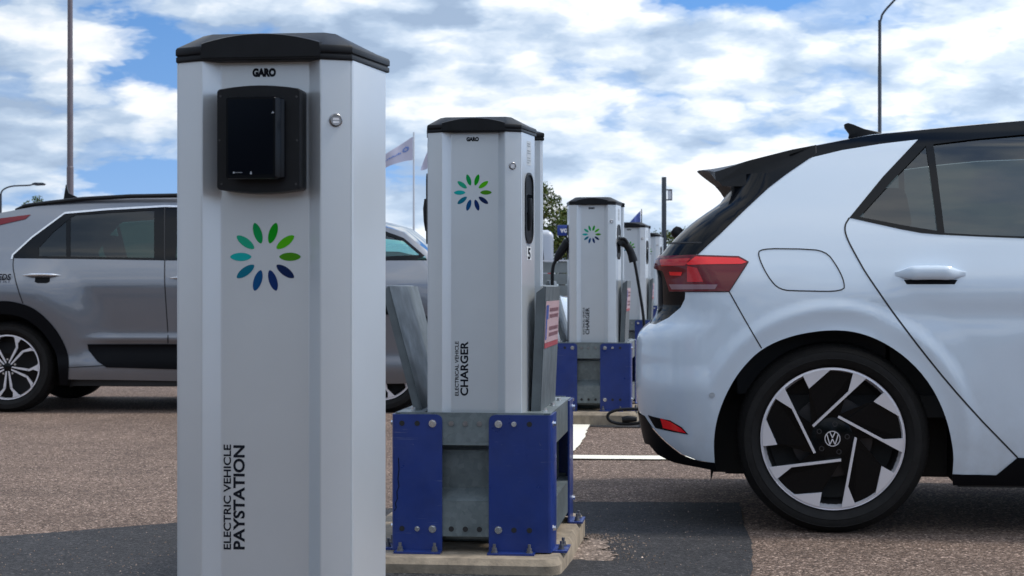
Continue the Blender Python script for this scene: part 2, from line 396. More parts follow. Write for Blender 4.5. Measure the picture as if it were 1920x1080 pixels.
def ragged(pts, amp, step, seed=1):
    rnd = random.Random(seed); out = []; N = len(pts)
    for i in range(N):
        a = Vector(pts[i]); b = Vector(pts[(i + 1) % N]); L = (b - a).length; n = max(1, int(L / step))
        nn = Vector((-(b - a).y, (b - a).x)).normalized(); wob = 0
        for k in range(n):
            wob = wob * 0.7 + rnd.uniform(-1, 1) * amp; out.append(a + (b - a) * (k / n) + nn * wob)
    return out
def tri2d(poly, h, holes=()):
    pts = [Vector((p[0], p[1])) for p in poly]; edges = []; allp = []
    def addloop(lp):
        b = len(allp); q = []
        for i in range(len(lp)):
            a_, b_ = lp[i], lp[(i + 1) % len(lp)]; n = max(1, math.ceil((b_ - a_).length / h))
            q += [a_ + (b_ - a_) * (k / n) for k in range(n)]
        allp.extend(q); m_ = len(q)
        edges.extend((b + i, b + (i + 1) % m_) for i in range(m_)); return q
    loops = [addloop(pts)] + [addloop([Vector((p[0], p[1])) for p in hl]) for hl in holes]
    def inside(x, y, lp):
        c = False; j = len(lp) - 1
        for i in range(len(lp)):
            a_, b_ = lp[i], lp[j]
            if (a_.y > y) != (b_.y > y) and x < (b_.x - a_.x) * (y - a_.y) / (b_.y - a_.y) + a_.x: c = not c
            j = i
        return c
    x0 = min(p.x for p in pts); x1 = max(p.x for p in pts); y0 = min(p.y for p in pts); y1 = max(p.y for p in pts)
    ys = y0 + h * 0.5; row = 0; cand = []
    flat = [p for lp in loops for p in lp]
    cell = {}
    for p in flat: cell.setdefault((int(p.x // h), int(p.y // h)), []).append(p)
    while ys < y1:
        xx = x0 + h * (0.5 if row % 2 else 0.99)
        while xx < x1:
            if inside(xx, ys, loops[0]) and not any(inside(xx, ys, l) for l in loops[1:]):
                k = (int(xx // h), int(ys // h)); ok = True
                for dx in (-1, 0, 1):
                    for dy in (-1, 0, 1):
                        for p in cell.get((k[0] + dx, k[1] + dy), ()):
                            if (p.x - xx) ** 2 + (p.y - ys) ** 2 < (0.5 * h) ** 2: ok = False
                if ok: cand.append(Vector((xx, ys)))
            xx += h
        ys += h * 0.87; row += 1
    allp += cand
    r = delaunay_2d_cdt(allp, edges, [], 0, 1e-6)
    V_, F_ = r[0], r[2]; keep = []
    for f in F_:
        cx_ = sum(V_[i].x for i in f) / len(f); cy_ = sum(V_[i].y for i in f) / len(f)
        if inside(cx_, cy_, loops[0]) and not any(inside(cx_, cy_, l) for l in loops[1:]): keep.append(tuple(f))
    return V_, keep
def patch(name, poly, dz, mt, kind='structure', h=0.25):
    V_, F_ = tri2d(poly, h); mb = MB(); mb.add([(p.x, p.y, ground_z(p.x, p.y) + dz) for p in V_], F_)
    o = mb.build(name, mt, fix=False)
    bm = bmesh.new(); bm.from_mesh(o.data)
    for f in bm.faces:
        if f.normal.z < 0: f.normal_flip()
    bm.to_mesh(o.data); bm.free(); o['kind'] = kind; return o
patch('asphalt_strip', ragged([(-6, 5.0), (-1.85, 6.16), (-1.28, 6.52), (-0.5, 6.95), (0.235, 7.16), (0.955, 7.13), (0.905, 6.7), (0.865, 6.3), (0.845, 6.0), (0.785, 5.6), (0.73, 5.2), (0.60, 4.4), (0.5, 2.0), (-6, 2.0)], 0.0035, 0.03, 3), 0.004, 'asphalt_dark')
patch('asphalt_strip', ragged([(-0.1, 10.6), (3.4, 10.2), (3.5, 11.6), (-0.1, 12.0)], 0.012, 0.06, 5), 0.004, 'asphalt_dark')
def gp(px, y): return ((px - CX) / FPX * y, y)
patch('road_marking', ragged([gp(1060, 9.06), gp(1068, 9.12), gp(1087, 9.52), gp(1100, 10.25), gp(1117, 11.3), gp(1089, 11.3), gp(1067, 10.55), gp(1050, 9.8)], 0.006, 0.05, 8), 0.008, 'line', h=0.1)
patch('road_marking', ragged([(-0.4, 9.115), (2.6, 8.90), (2.6, 8.74), (-0.4, 8.955)], 0.004, 0.06, 9), 0.0084, 'line', h=0.2)
patch('road_marking', ragged([(-6, 15.9), (-2.6, 15.7), (-2.6, 15.55), (-6, 15.75)], 0.005, 0.06, 10), 0.008, 'line', h=0.2)
patch('road_marking', ragged([(-4.35, 15.5), (-4.15, 15.5), (-4.0, 16.9), (-4.2, 16.9)], 0.005, 0.06, 11), 0.0084, 'line', h=0.2)

# ------------------------------------------------------------------ charging posts
ORG_PAY = (-0.4148, 2.8185, 0.0)
ORG_C1 = (-0.1199, 5.3065, 0.0)
HALF = [(0.0740, 0.027), (0.0990, 0.0), (0.145, 0.020)]
SIDE = (0.174, 0.183)
def mirror(pts): return [(-x, y) for x, y in pts[::-1]]

def add_burst(parent, cx, cz, yl, r0=0.0234, r1=0.0595, wd=0.0138):
    cols = [(0.050, 0.21, 0.006), (0.065, 0.38, 0.003), (0.002, 0.27, 0.008), (0.001, 0.26, 0.065), (0.012, 0.32, 0.19), (0.006, 0.34, 0.33),
            (0.002, 0.13, 0.20), (0.002, 0.060, 0.18), (0.003, 0.022, 0.11), (0.003, 0.014, 0.065)]
    for k, c in enumerate(cols):
        key = 'petal%d' % k
        if key not in M: M[key] = mat('petal_print', c, 0.6, spec=0.12)
        a = R(36 * k); u = (math.cos(a), math.sin(a)); v = (-u[1], u[0]); L = (r1 - r0) / 2; mid = (r0 + r1) / 2; pts = []
        for i in range(32):
            t = 2 * math.pi * i / 32; x = math.cos(t) * L; y = math.copysign(abs(math.sin(t)) ** 1.25, math.sin(t)) * wd / 2
            pts.append((cx + u[0] * (mid + x) + v[0] * y, yl, cz + u[1] * (mid + x) + v[1] * y))
        mb = MB(); mb.add(pts, [tuple(range(32))[::-1]]); mb.build('petal', key, parent, fix=False)

def post_unit(parent, z0, z1, back=False, ox=0, oy=0, holster=True, detail=True):
    """one aluminium post with its black cap; back=True turns it round and only builds shell and cap"""
    sgn = -1 if back else 1
    T = lambda x, y, z: (ox + sgn * x, oy + sgn * y, z)
    L = mirror(HALF)
    front = [(-0.1445, 0.0205)] + [p for p in L[1:]] + HALF[:2] + [(0.1445, 0.0205)]
    outer = round_poly(front, 0.0025, 3, closed=False)
    inner = [(x * 0.985, y + 0.006) for x, y in outer[::-1]]
    mb = MB(); n = len(outer); rings = []
    ring = outer + inner
    mb.loft([[T(x, y, z0) for x, y in ring], [T(x, y, z1) for x, y in ring]])
    fp = mb.build('front_panel', 'alu', parent, smooth=True)
    shell = [(-0.143, 0.0235), (0.143, 0.0235)]
    sh = [(0.1462, 0.0235), (0.1485, 0.0255)] + round_poly([(0.1485, 0.0255), SIDE, (0.16, 0.187)], 0.008, 4, closed=False)[1:-1] + [(0.165, 0.187)]
    sh = [(0.072, 0.041), (0.094, 0.041), (0.112, 0.0235)] + sh
    ring = [(-x, y) for x, y in sh[::-1]] + sh
    mb = MB(); mb.loft([[T(x, y, z0) for x, y in ring], [T(x, y, z1) for x, y in ring]])
    mb.build('housing', 'alu', parent, smooth=True)
    # cap
    cp = [(-0.178, 0.190), (-0.148, 0.017), (-0.103, -0.003), (0.103, -0.003), (0.148, 0.017), (0.178, 0.190)]
    def off(pts, k, zz):
        c = Vector((0, 0.1)); return [T(*(c + (Vector(p) - c) * k), zz) for p in pts]
    mb = MB()
    mb.loft([off(cp, 0.985, z1 - 0.001), off(cp, 1.0, z1), off(cp, 1.0, z1 + 0.008), off(cp, 0.985, z1 + 0.0085), off(cp, 0.985, z1 + 0.0105), off(cp, 1.004, z1 + 0.011),
             off(cp, 1.004, z1 + 0.020), off(cp, 0.992, z1 + 0.0235),
             [T(x, y, z) for x, y, z in ((-0.158, 0.172, z1 + 0.030), (-0.112, 0.056, z1 + 0.049), (-0.094, 0.047, z1 + 0.0505), (0.094, 0.047, z1 + 0.0505), (0.112, 0.056, z1 + 0.049), (0.158, 0.172, z1 + 0.030))]])
    mb.build('cap', 'black', parent, bevel=0.0015)
    hood = []
    arc = [(-0.098 + 0.196 * i / 16) for i in range(17)]
    ztop = lambda x: z1 + 0.0285 + 0.0150 * (1 - (x / 0.098) ** 2)
    mb = MB()
    fr = [T(-0.1, -0.005, z1 + 0.004)] + [T(x, -0.005, ztop(x) - 0.0015) for x in arc] + [T(0.1, -0.005, z1 + 0.004)]
    fr2 = [T(-0.101, -0.002, z1 + 0.004)] + [T(x * 1.015, -0.001, ztop(x)) for x in arc] + [T(0.101, -0.002, z1 + 0.004)]
    bk = [T(-0.12, 0.07, z1 + 0.004)] + [T(x * 1.2, 0.075, ztop(x) + 0.002 - 0.010 * abs(x / 0.098)) for x in arc] + [T(0.12, 0.07, z1 + 0.004)]
    mb.loft([fr, fr2, bk]); mb.build('cap_hood', 'black', parent, smooth=True)
    if back: return
    # lock on the right strip
    dx, dy = 0.045, 0.020; ln = math.hypot(dx, dy); nx, ny = dy / ln, -dx / ln
    return Vector((dx / ln, dy / ln, 0)), Vector((nx, ny, 0))

def add_lock(parent, x, z, r=0.011):
    k = (x - 0.100) / 0.045; c = Vector((x, 0.020 * k, z)); n = Vector((0.406, -0.914, 0))
    mb = MB(); mb.lathe(c, n, [(r, -0.002), (r, 0.003), (r * 0.82, 0.005), (r * 0.78, 0.003), (0.0001, 0.0028)], 28)
    lk = mb.build('lock', 'lock', parent, smooth=True)
    u = Vector((0.914, 0.406, 0)); mb = MB(); q = c + n * 0.0032
    for a, b in ((0.0, 0.35), (-0.45, -0.15)):
        mb.add([q + u * (-0.5 * r) + Vector((0, 0, a * r)), q + u * (0.5 * r) + Vector((0, 0, a * r)), q + u * (0.45 * r) + Vector((0, 0, b * r)), q + u * (-0.45 * r) + Vector((0, 0, b * r))], [(0, 1, 2, 3)])
    mb.build('keyway', 'white_print', lk, fix=False)

def rl(org, px, py, yl): return ray_local(px, py, org, yl)
# ---- pay station
pay = thing('pay_station', ORG_PAY, YAW, 'silver payment post with black card terminal, closest to the camera, marked PAYSTATION', 'payment post')
post_unit(pay, 0.0, 1.277)
PY = 0.0264
x, z = rl(ORG_PAY, 497.5, 481.5, PY); add_burst(pay, x, z, PY)
def vtext(org, parent, txt, pxl, pxr, pyb, pyt, yl, mt='ink', bold=0.0):
    xl, zb = rl(org, pxl, pyb, yl); xr, zt = rl(org, pxr, pyt, yl)
    return lettering(txt, (xr, yl, zb), (0, 0, 1), (-1, 0, 0), zt - zb, xr - xl, mt, parent, bold)
vtext(ORG_PAY, pay, 'ELECTRIC VEHICLE', 420, 434, 1030, 833.5, PY, bold=0.022)
vtext(ORG_PAY, pay, 'PAYSTATION', 438, 459.5, 1030, 835, PY, bold=0.03)
def garo(org, parent, pxl, pxr, pyt, pyb, yl):
    xl, zt = rl(org, pxl, pyt, yl); xr, zb = rl(org, pxr, pyb, yl)
    return lettering('GARO', (xl, yl, zb), (1, 0, 0), (0, 0, 1), xr - xl, zt - zb, 'ink', parent, 0.075)
garo(ORG_PAY, pay, 473.5, 517, 128, 144, PY)
x, z = rl(ORG_PAY, 628, 225.5, 0.011); add_lock(pay, x, z)
# terminal: backing plate, reader
def rrect(x0, x1, z0, z1, r, bulge=0.0, n=6):
    pts = []
    for cx, cz, a0 in ((x1 - r, z0 + r, -90), (x1 - r, z1 - r, 0), (x0 + r, z1 - r, 90), (x0 + r, z0 + r, 180)):
        for k in range(n + 1):
            a = R(a0 + 90 * k / n); pts.append((cx + r * math.cos(a), cz + r * math.sin(a)))
        if a0 in (0, 180) and bulge:
            s = 1 if a0 == 0 else -1; e = z1 if s > 0 else z0; a_, b_ = (x1 - r, x0 + r) if s > 0 else (x0 + r, x1 - r)
            for k in range(1, 10):
                t = k / 10; pts.append((a_ + (b_ - a_) * t, e + s * bulge * 4 * t * (1 - t)))
    return pts
x0, z1_ = rl(ORG_PAY, 407, 167, -0.022); x1, z0_ = rl(ORG_PAY, 562, 355, -0.022)
pl = rrect(x0, x1, z0_, z1_, 0.006, 0.0055)
mb = MB(); S = lambda k, y: [( (x0+x1)/2 + (p[0]-(x0+x1)/2)*k, y, (z0_+z1_)/2 + (p[1]-(z0_+z1_)/2)*k) for p in pl]
mb.loft([S(0.985, 0.0265), S(1.0, 0.022), S(1.0, -0.019), S(0.985, -0.022)])
plate = mb.build('terminal_backplate', 'black', pay, smooth=True)
for px, py in ((414, 180), (555, 181), (412, 263), (556, 263), (416, 345), (554, 345)):
    a, b = rl(ORG_PAY, px, py, -0.022); mb = MB(); mb.cyl((a, -0.0216, b), (0, -1, 0), 0.0018, 0.0008, 10); mb.build('screw', M.setdefault('screw', mat('screw_head', (0.03, 0.03, 0.033), 0.3)), plate)
x0, z1_ = rl(ORG_PAY, 424, 182, -0.052); x1, z0_ = rl(ORG_PAY, 516, 334, -0.052)
tp = rrect(x0, x1, z0_, z1_, 0.004)
mb = MB(); cx_, cz_ = (x0 + x1) / 2, (z0_ + z1_) / 2
def S2(k, y, dx=0): return [(cx_ + (p[0] - cx_) * k + dx, y, cz_ + (p[1] - cz_) * k) for p in tp]
mb.loft([S2(0.97, -0.0215, 0.010), S2(1.0, -0.030, 0.009), S2(1.02, -0.036, 0.004), S2(1.02, -0.048, 0.001), S2(0.99, -0.052)])
rd = mb.build('card_reader', M.setdefault('reader_black', mat('reader_shell', (0.003, 0.0035, 0.005), 0.2, spec=0.13)), pay, smooth=True)
mb = MB(); mb.add([(a, -0.0526, b) for a, b in rrect(x0 + 0.004, x1 - 0.004, z0_ + 0.006, z1_ - 0.004, 0.003)], [tuple(range(28))])
mb.build('screen', mat('reader_screen', (0.002, 0.003, 0.006), 0.12, spec=0.12), rd, fix=False)
def mark(px, py, kind):
    a, b = rl(ORG_PAY, px, py, -0.0532); mb = MB(); y = -0.0532
    if kind == 'word':
        rnd = random.Random(3)
        mb.cyl((a - 0.0055, y + 0.0004, b), (0, -1, 0), 0.0016, 0.0004, 12)
        for k in range(7): mb.box(a - 0.003 + k * 0.0017, a - 0.003 + k * 0.0017 + 0.0009, y - 0.0002, y + 0.0002, b - 0.0006, b + 0.0004 + rnd.random() * 0.0005)
    elif kind == 'bell':
        mb.cyl((a, y + 0.0004, b), (0, -1, 0), 0.0017, 0.0004, 12); mb.box(a - 0.0007, a + 0.0007, y - 0.0001, y + 0.0003, b + 0.001, b + 0.0034)
    else:
        for dx, dz in ((0, 0.001), (-0.0012, -0.0006), (0.0012, -0.0002)): mb.cyl((a + dx, y + 0.0004, b + dz), (0, -1, 0), 0.0010, 0.0004, 10)
    mb.build('printed_mark', M.setdefault('mark', mat('pale_print', (0.33, 0.36, 0.40), 0.5)), rd)
mark(445, 323.5, 'word'); mark(470.5, 325, 'bell'); mark(511, 211, 'dots')

pay.scale.x = 1.012
# ---- chargers
def make_charger():
    t = thing('charging_post', ORG_C1, YAW, 'silver charging post number 5 in blue guard frame, right behind the pay station', 'charging post', 'charging posts in a row')
    zb = 0.50; zt = 1.386
    post_unit(t, 0.47, zt)
    post_unit(t, 0.47, zt, back=True, ox=0.012, oy=0.515)
    mb = MB(); mb.box(-0.13, 0.135, 0.186, 0.33, 0.3, zt - 0.02); mb.build('spine', 'alu', t)
    x, z = rl(ORG_C1, 886.5, 361, PY); add_burst(t, x, z, PY)
    vtext(ORG_C1, t, 'ELECTRICAL VEHICLE', 853, 860, 742, 640, PY, bold=0.022)
    vtext(ORG_C1, t, 'CHARGER', 863, 878, 742, 640, PY, bold=0.03)
    garo(ORG_C1, t, 874.5, 898, 257, 265, PY)
    x, z = rl(ORG_C1, 961, 311, 0.011); add_lock(t, x, z, 0.0115)
    for s in (1, -1):                                  # socket holster on each flank
        a = Vector((s * 0.029, 0.163, 0)).normalized(); n = Vector((s * 0.985, -0.175, 0)).normalized()
        c = Vector((s * 0.1605, 0.106, 1.152)) + n * 0.001
        def pt(u, v, w_): return c + a * u + Vector((0, 0, v)) + n * w_
        prof = rrect(-0.046, 0.046, -0.112, 0.112, 0.040, n=6)
        mb = MB()
        mb.loft([[pt(u * k, v * kk, h) for u, v in prof] for k, kk, h in ((1, 1, -0.002), (1, 1, 0.004), (0.86, 0.94, 0.005), (0.84, 0.935, 0.0012), (0.01, 0.01, 0.0012))], caps=False)
        hs = mb.build('holster', 'black', t, smooth=True)
        mb = MB(); inn = rrect(-0.036, 0.036, -0.02, 0.045, 0.012, n=4)
        mb.loft([[pt(u * k, v * k, h) for u, v in inn] for k, h in ((1, 0.0014), (0.95, 0.004), (0.5, 0.005))]); mb.build('socket', 'black_gloss', hs, smooth=True)
        mb = MB(); mb.tube([pt(0, 0.03, 0.001), pt(-0.004, 0.0, 0.004), pt(-0.006, -0.04, 0.003), pt(-0.004, -0.07, 0.0)], [0.010, 0.011, 0.010, 0.008], 10)
        mb.build('grip', 'black', hs, smooth=True)
        mb = MB(); rnd = random.Random(5)
        mb.add([pt(-0.022, 0.135, 0.0006), pt(0.026, 0.135, 0.0006), pt(0.026, 0.212, 0.0006), pt(-0.022, 0.212, 0.0006)], [(0, 1, 2, 3)])
        st = mb.build('sticker', 'pale_sticker' if 'pale_sticker' in M else M.setdefault('pale_sticker', mat('pale_sticker', (0.42, 0.46, 0.50), 0.5)), t, fix=False)
        mb = MB()
        for k in range(9):
            v = 0.205 - k * 0.0075
            if k in (2, 5): continue
            e = rnd.uniform(0.004, 0.020); mb.add([pt(-0.018, v - 0.003, 0.0012), pt(e, v - 0.003, 0.0012), pt(e, v, 0.0012), pt(-0.018, v, 0.0012)], [(0, 1, 2, 3)])
        mb.build('small_print', M.setdefault('grey_print', mat('grey_print', (0.22, 0.25, 0.28), 0.5)), st, fix=False)
    # blue and galvanised guard frame
    FY, BY, XL, XR = -0.03, 0.83, -0.252, 0.247
    top, bot = 0.508, 0.085
    def bolt(x, y, z, nrm, par, r=0.011):
        mb = MB(); nn = Vector(nrm); mb.cyl(Vector((x, y, z)) - nn * 0.001, nn, r * 1.25, 0.0025, 16); mb.cyl(Vector((x, y, z)) + nn * 0.0014, nn, r * 0.95, 0.008, 6)
        mb.build('bolt', 'chrome', par, smooth=False)
    def corner(x0, x1, outer, yf, dirn):
        """L-shaped corner plate: front leg from x0 to x1 at y=yf, side leg at the outer edge running dirn"""
        s = 1 if outer == x1 else -1; th = 0.006; y2 = yf + dirn * 0.17; xin = x0 if outer == x1 else x1
        yo, yi = yf, yf + dirn * th
        cr = 0.018
        # front leg outline with rounded inner top corner, swept by thickness
        prof = [(outer - s * 0.012, yo), (xin, yo), (xin, yi), (outer - s * 0.014, yi), (outer - s * th, yi + dirn * 0.012), (outer - s * th, y2), (outer, y2), (outer, yo + dirn * 0.012), (outer - s * 0.004, yo + dirn * 0.004)]
        mb = MB()
        fp_ = round_poly([(xin, bot), (xin, top), (xin + s * 0.06, top)], 0.022, 5, closed=False)[1:-1] + [(outer - s * 0.010, top), (outer - s * 0.010, bot)]
        mb.prism([(xin, bot)] + fp_, lambda p, l: (p[0], l, p[1]), yo, yi)
        bend = [(outer - s * 0.010, yo), (outer - s * 0.0035, yo + dirn * 0.0025), (outer, yo + dirn * 0.010), (outer, y2), (outer - s * th, y2), (outer - s * th, yo + dirn * 0.012), (outer - s * 0.010, yi)]
        mb.loft([[(a, b, z_) for a, b in bend] for z_ in (bot, top)])
        # foot flanges
        fx0, fx1 = (xin, xin + s * 0.145)
        mb.box(min(fx0, fx1), max(fx0, fx1), min(yf - dirn * 0.042, yf), max(yf - dirn * 0.042, yf), bot - 0.004, bot + 0.002)
        mb.box(min(outer, outer + s * 0.045), max(outer, outer + s * 0.045), min(yf + dirn * 0.03, y2), max(yf + dirn * 0.03, y2), bot - 0.004, bot + 0.002)
        pl = mb.build('corner_plate', 'blue', t, smooth=True)
        hx = [xin + s * 0.030, xin + s * 0.078, xin + s * 0.126]
        ny = -dirn
        mb = MB()
        for k, x_ in enumerate(hx):
            for j, z_ in enumerate((top - 0.028, bot + 0.068)):
                isb = k == 0 or (k == 1 and j == (0 if s > 0 else 1))
                if isb: bolt(x_, yf, z_, (0, ny, 0), pl, 0.0095 if k == 0 else 0.0065)
                else: mb = MB(); mb.cyl((x_, yf - ny * 0.003, z_), (0, ny, 0), 0.0085, 0.0036, 16); mb.build('bolt_hole', 'black_soft', pl)
        for z_ in (top - 0.03, bot + 0.07): bolt(outer, yf + dirn * 0.045, z_, (s, 0, 0), pl, 0.0085)
        for x_, y_ in ((xin + s * 0.02, yf - dirn * 0.022), (xin + s * 0.128, yf - dirn * 0.022), (outer + s * 0.024, yf + dirn * 0.065), (outer + s * 0.024, yf + dirn * 0.14)):
            mb = MB(); mb.cyl((x_, y_, bot + 0.002), (0, 0, 1), 0.011, 0.004, 14); mb.cyl((x_, y_, bot + 0.006), (0, 0, 1), 0.0085, 0.010, 6); mb.cyl((x_, y_, bot + 0.016), (0, 0, 1), 0.005, 0.012, 10)
            mb.build('anchor_bolt', M.setdefault('bolt_dark', mat('dull_bolt', (0.16, 0.16, 0.17), 0.45, 0.7, var=0.3, vscale=80)), pl)
    corner(XL, -0.094, XL, FY, 1); corner(0.052, XR, XR, FY, 1)
    corner(XL, -0.094, XL, BY, -1); corner(0.052, XR, XR, BY, -1)
    def chan(ax0, ax1, fix, inw, horiz, z0, z1, lip):
        """folded sheet: vertical web with a flange turned inwards at the top (and bottom lip)"""
        w2 = fix + inw * 0.004; g = MB()
        if horiz:
            mbox = lambda a, b, c_, d, e, f: g.box(a, b, min(c_, d), max(c_, d), e, f)
            mbox(ax0, ax1, fix, w2, z0, z1); mbox(ax0, ax1, w2, fix + inw * lip, z1 - 0.004, z1 - 0.0002); mbox(ax0, ax1, w2, fix + inw * 0.03, z0, z0 + 0.004)
        else:
            mbox = lambda a, b, c_, d, e, f: g.box(min(a, b), max(a, b), c_, d, e, f)
            mbox(fix, w2, ax0, ax1, z0, z1); mbox(w2, fix + inw * lip, ax0, ax1, z1 - 0.004, z1 - 0.0002); mbox(w2, fix + inw * 0.03, ax0, ax1, z0, z0 + 0.004)
        g.build('rail', 'galv', t)
    for fx, inw in ((FY + 0.0065, 1), (BY - 0.0065, -1)):
        chan(-0.225, 0.22, fx, inw, True, top - 0.095, top + 0.006, 0.012)
        chan(-0.225, 0.22, fx, inw, True, bot + 0.045, bot + 0.155, 0.012)
    for fx, inw in ((XL + 0.0065, 1), (XR - 0.0065, -1)):
        chan(0.0, 0.80, fx, inw, False, top - 0.105, top + 0.004, 0.085)
        chan(0.0, 0.80, fx, inw, False, bot + 0.035, bot + 0.145, 0.04)
    # slanting top faces of the lower rails
    zt_ = bot + 0.155; g = MB()
    g.add([(-0.225, FY + 0.0065, zt_ + 0.0005), (0.22, FY + 0.0065, zt_ + 0.0005), (0.22, FY + 0.06, zt_ + 0.035), (-0.225, FY + 0.06, zt_ + 0.035)], [(0, 1, 2, 3)])
    g.build('rail_slope', 'galv', t, fix=False)
    mb = MB()
    mb.box(-0.20, 0.20, FY + 0.062, FY + 0.066, bot + 0.03, top - 0.115); mb.build('inner_panel', 'galv', t); mb = MB(); mb.box(-0.20, 0.20, BY - 0.066, BY - 0.062, bot + 0.03, top - 0.115)
    mb.build('inner_panel', 'galv', t, smooth=False)
    mb = MB(); mb.box(-0.175, 0.19, 0.19, 0.62, bot, 0.46); mb.build('pedestal', 'galv', t)
    for x_ in (-0.066, -0.022, 0.022):
        mb = MB(); mb.cyl((x_, FY + 0.006, top - 0.028), (0, -1, 0), 0.008, 0.003, 18); mb.build('rivet', 'lock', t)
    for x_ in (-0.066, -0.022, 0.022):
        mb = MB(); mb.cyl((x_, FY + 0.008, bot + 0.068), (0, -1, 0), 0.0085, 0.0025, 16); mb.build('drain_hole', 'black_soft', t)
    # splayed side guards
    def guard(s, xb, lean, y0, y1, zb_, zt_, fl):
        mb = MB(); th = 0.004
        def pt(y, z_, w_): return (xb + s * math.tan(lean) * (z_ - zb_) + w_, y, z_)
        secs = [(y0, fl), (y0, 0.0), (y1, 0.0), (y1, fl * 0.8)]
        for (ya, wa), (yb, wb) in zip(secs[:-1], secs[1:]):
            ch = 0.035 if wa != wb else 0.0
            lo = [pt(ya, zb_, wa), pt(yb, zb_, wb)]; hi = [pt(yb, zt_ - (0.02 if wb else 0), wb), pt(ya, zt_ - (0.02 if wa else 0), wa)]
            q = [Vector(p) for p in lo + hi]; nn = (q[1] - q[0]).cross(q[3] - q[0]).normalized() * th
            mb.add([*q, *[p + nn for p in q]], [(0, 1, 2, 3), (7, 6, 5, 4), (0, 4, 5, 1), (1, 5, 6, 2), (2, 6, 7, 3), (3, 7, 4, 0)])
        # top lip folded over
        mb.add([pt(y0 + 0.01, zt_, 0), pt(y1 - 0.01, zt_, 0), pt(y1 - 0.01, zt_ + 0.004, fl * 0.6), pt(y0 + 0.01, zt_ + 0.004, fl * 0.6)], [(0, 1, 2, 3)])
        return mb.build('side_guard', M.setdefault('guard_steel', mat('shaded_guard_steel', (0.12, 0.14, 0.15), 0.45, 0.4, var=0.25, vscale=9, rvar=0.08)), t), pt  # guard steel darker than the galvanised frame, shade put into its base colour
    g1, p1 = guard(-1, -0.185, R(15), 0.12, 0.66, 0.506, 0.905, -0.022)
    g2, p2 = guard(1, 0.196, R(2.5), 0.10, 0.62, 0.506, 0.905, -0.026)
    for s_, x_ in ((-1, -0.205), (1, 0.215)):
        for y_ in (0.09, 0.35, 0.6):
            bolt(x_, y_, top + 0.004, (0, 0, 1), t, 0.0075)
    e = 0.0054
    mb = MB(); q = lambda a, b, c_, d: [p2(a, c_, e), p2(b, c_, e), p2(b, d, e), p2(a, d, e)]
    mb.add(q(0.115, 0.60, 0.785, 0.858), [(0, 1, 2, 3)]); mb.add(q(0.115, 0.60, 0.725, 0.785), [(0, 1, 2, 3)])
    sg = mb.build('guard_sign', 'sign_pink', g2, fix=False)
    e = 0.0058; mb = MB(); mb.add(q(0.115, 0.60, 0.708, 0.7245), [(0, 1, 2, 3)]); mb.build('sign_band', 'sign_red', sg, fix=False)
    mb = MB(); e = 0.006; rnd = random.Random(4)
    mb.add(q(0.13, 0.17, 0.735, 0.845), [(0, 1, 2, 3)]); mb.add(q(0.17, 0.21, 0.80, 0.845), [(0, 1, 2, 3)])
    mb.build('sign_symbol', 'sign_blue', sg, fix=False)
    mb = MB(); e = 0.0062
    for z_ in (0.835, 0.815, 0.775, 0.755):
        a = 0.25
        while a < 0.56:
            b = a + rnd.uniform(0.012, 0.03); mb.add(q(a, b, z_ - 0.012, z_), [(0, 1, 2, 3)]); a = b + 0.008
    mb.build('sign_print', M.setdefault('dull_print', mat('dull_print', (0.20, 0.09, 0.11), 0.6)), sg, fix=False)
    # concrete plinth block belongs to the post foundation
    prof = rrect(-0.44, 0.283, -0.150, 0.955, 0.05, n=4)
    mb = MB(); c0 = Vector((-0.03, 0.4))
    def P3(k, zz): return [(c0.x + (p[0] - c0.x) * k, c0.y + (p[1] - c0.y) * (k if k == 1 else k ** 0.6), zz) for p in prof]
    mb.loft([P3(1, -0.1), P3(1, 0.062), P3(0.96, 0.0805)])
    mb.build('plinth', 'concrete', t, smooth=True)
    return t
c1 = make_charger()
posts = []
for (px, y, dz, lab) in ((1110.5, 10.81, 0.042, 'silver charging post with black cables hanging from both flanks, near the white car tail'),
                         (1190, 16.15, 0.088, 'silver charging post partly hidden, between the post with hanging cables and the white car'),
                         (1230, 21.6, 0.165, 'smallest and farthest silver charging post, seen over the tail of the white car')):
    c = copy_tree(c1); c.location = ((px - CX) / FPX * y - 0.0, y, dz)
    c['label'] = lab; posts.append(c)
posts[1].location.x = 1.112; posts[2].location.x = 1.72
# the number on the first post only
a = Vector((0.029, 0.163, 0)).normalized(); n = Vector((0.985, -0.175, 0)).normalized(); c = Vector((0.1605, 0.106, 1.0)) + n * 0.0018
mb = MB(); mb.add([c + a * -0.022 + Vector((0, 0, -0.012)), c + a * 0.028 + Vector((0, 0, -0.012)), c + a * 0.028 + Vector((0, 0, 0.030)), c + a * -0.022 + Vector((0, 0, 0.030))], [(0, 1, 2, 3)])
ns = mb.build('number_sticker', M.setdefault('num_white', mat('number_white', (0.55, 0.58, 0.6), 0.5)), c1, fix=False)
lettering('5', c + n * 0.0008 + a * -0.012 + Vector((0, 0, -0.009)), a, Vector((0, 0, 1)), 0.030, 0.036, 'ink', ns, 0.03)
scf = [ray_local(px, py, ORG_C1, -0.0308) for px, py in ((747, 858), (748, 880), (746, 898), (748, 912), (744, 922), (745, 935), (741, 944), (743, 952), (739, 958))]
mb = MB()
for (a_, b_), (c_, d_) in zip(scf[:-1], scf[1:]): mb.add([(a_ - 0.0012, -0.0308, b_), (a_ + 0.0016, -0.0308, b_), (c_ + 0.0016, -0.0308, d_), (c_ - 0.0012, -0.0308, d_)], [(0, 1, 2, 3)])
mb.build('scuff', 'ink', c1, fix=False)
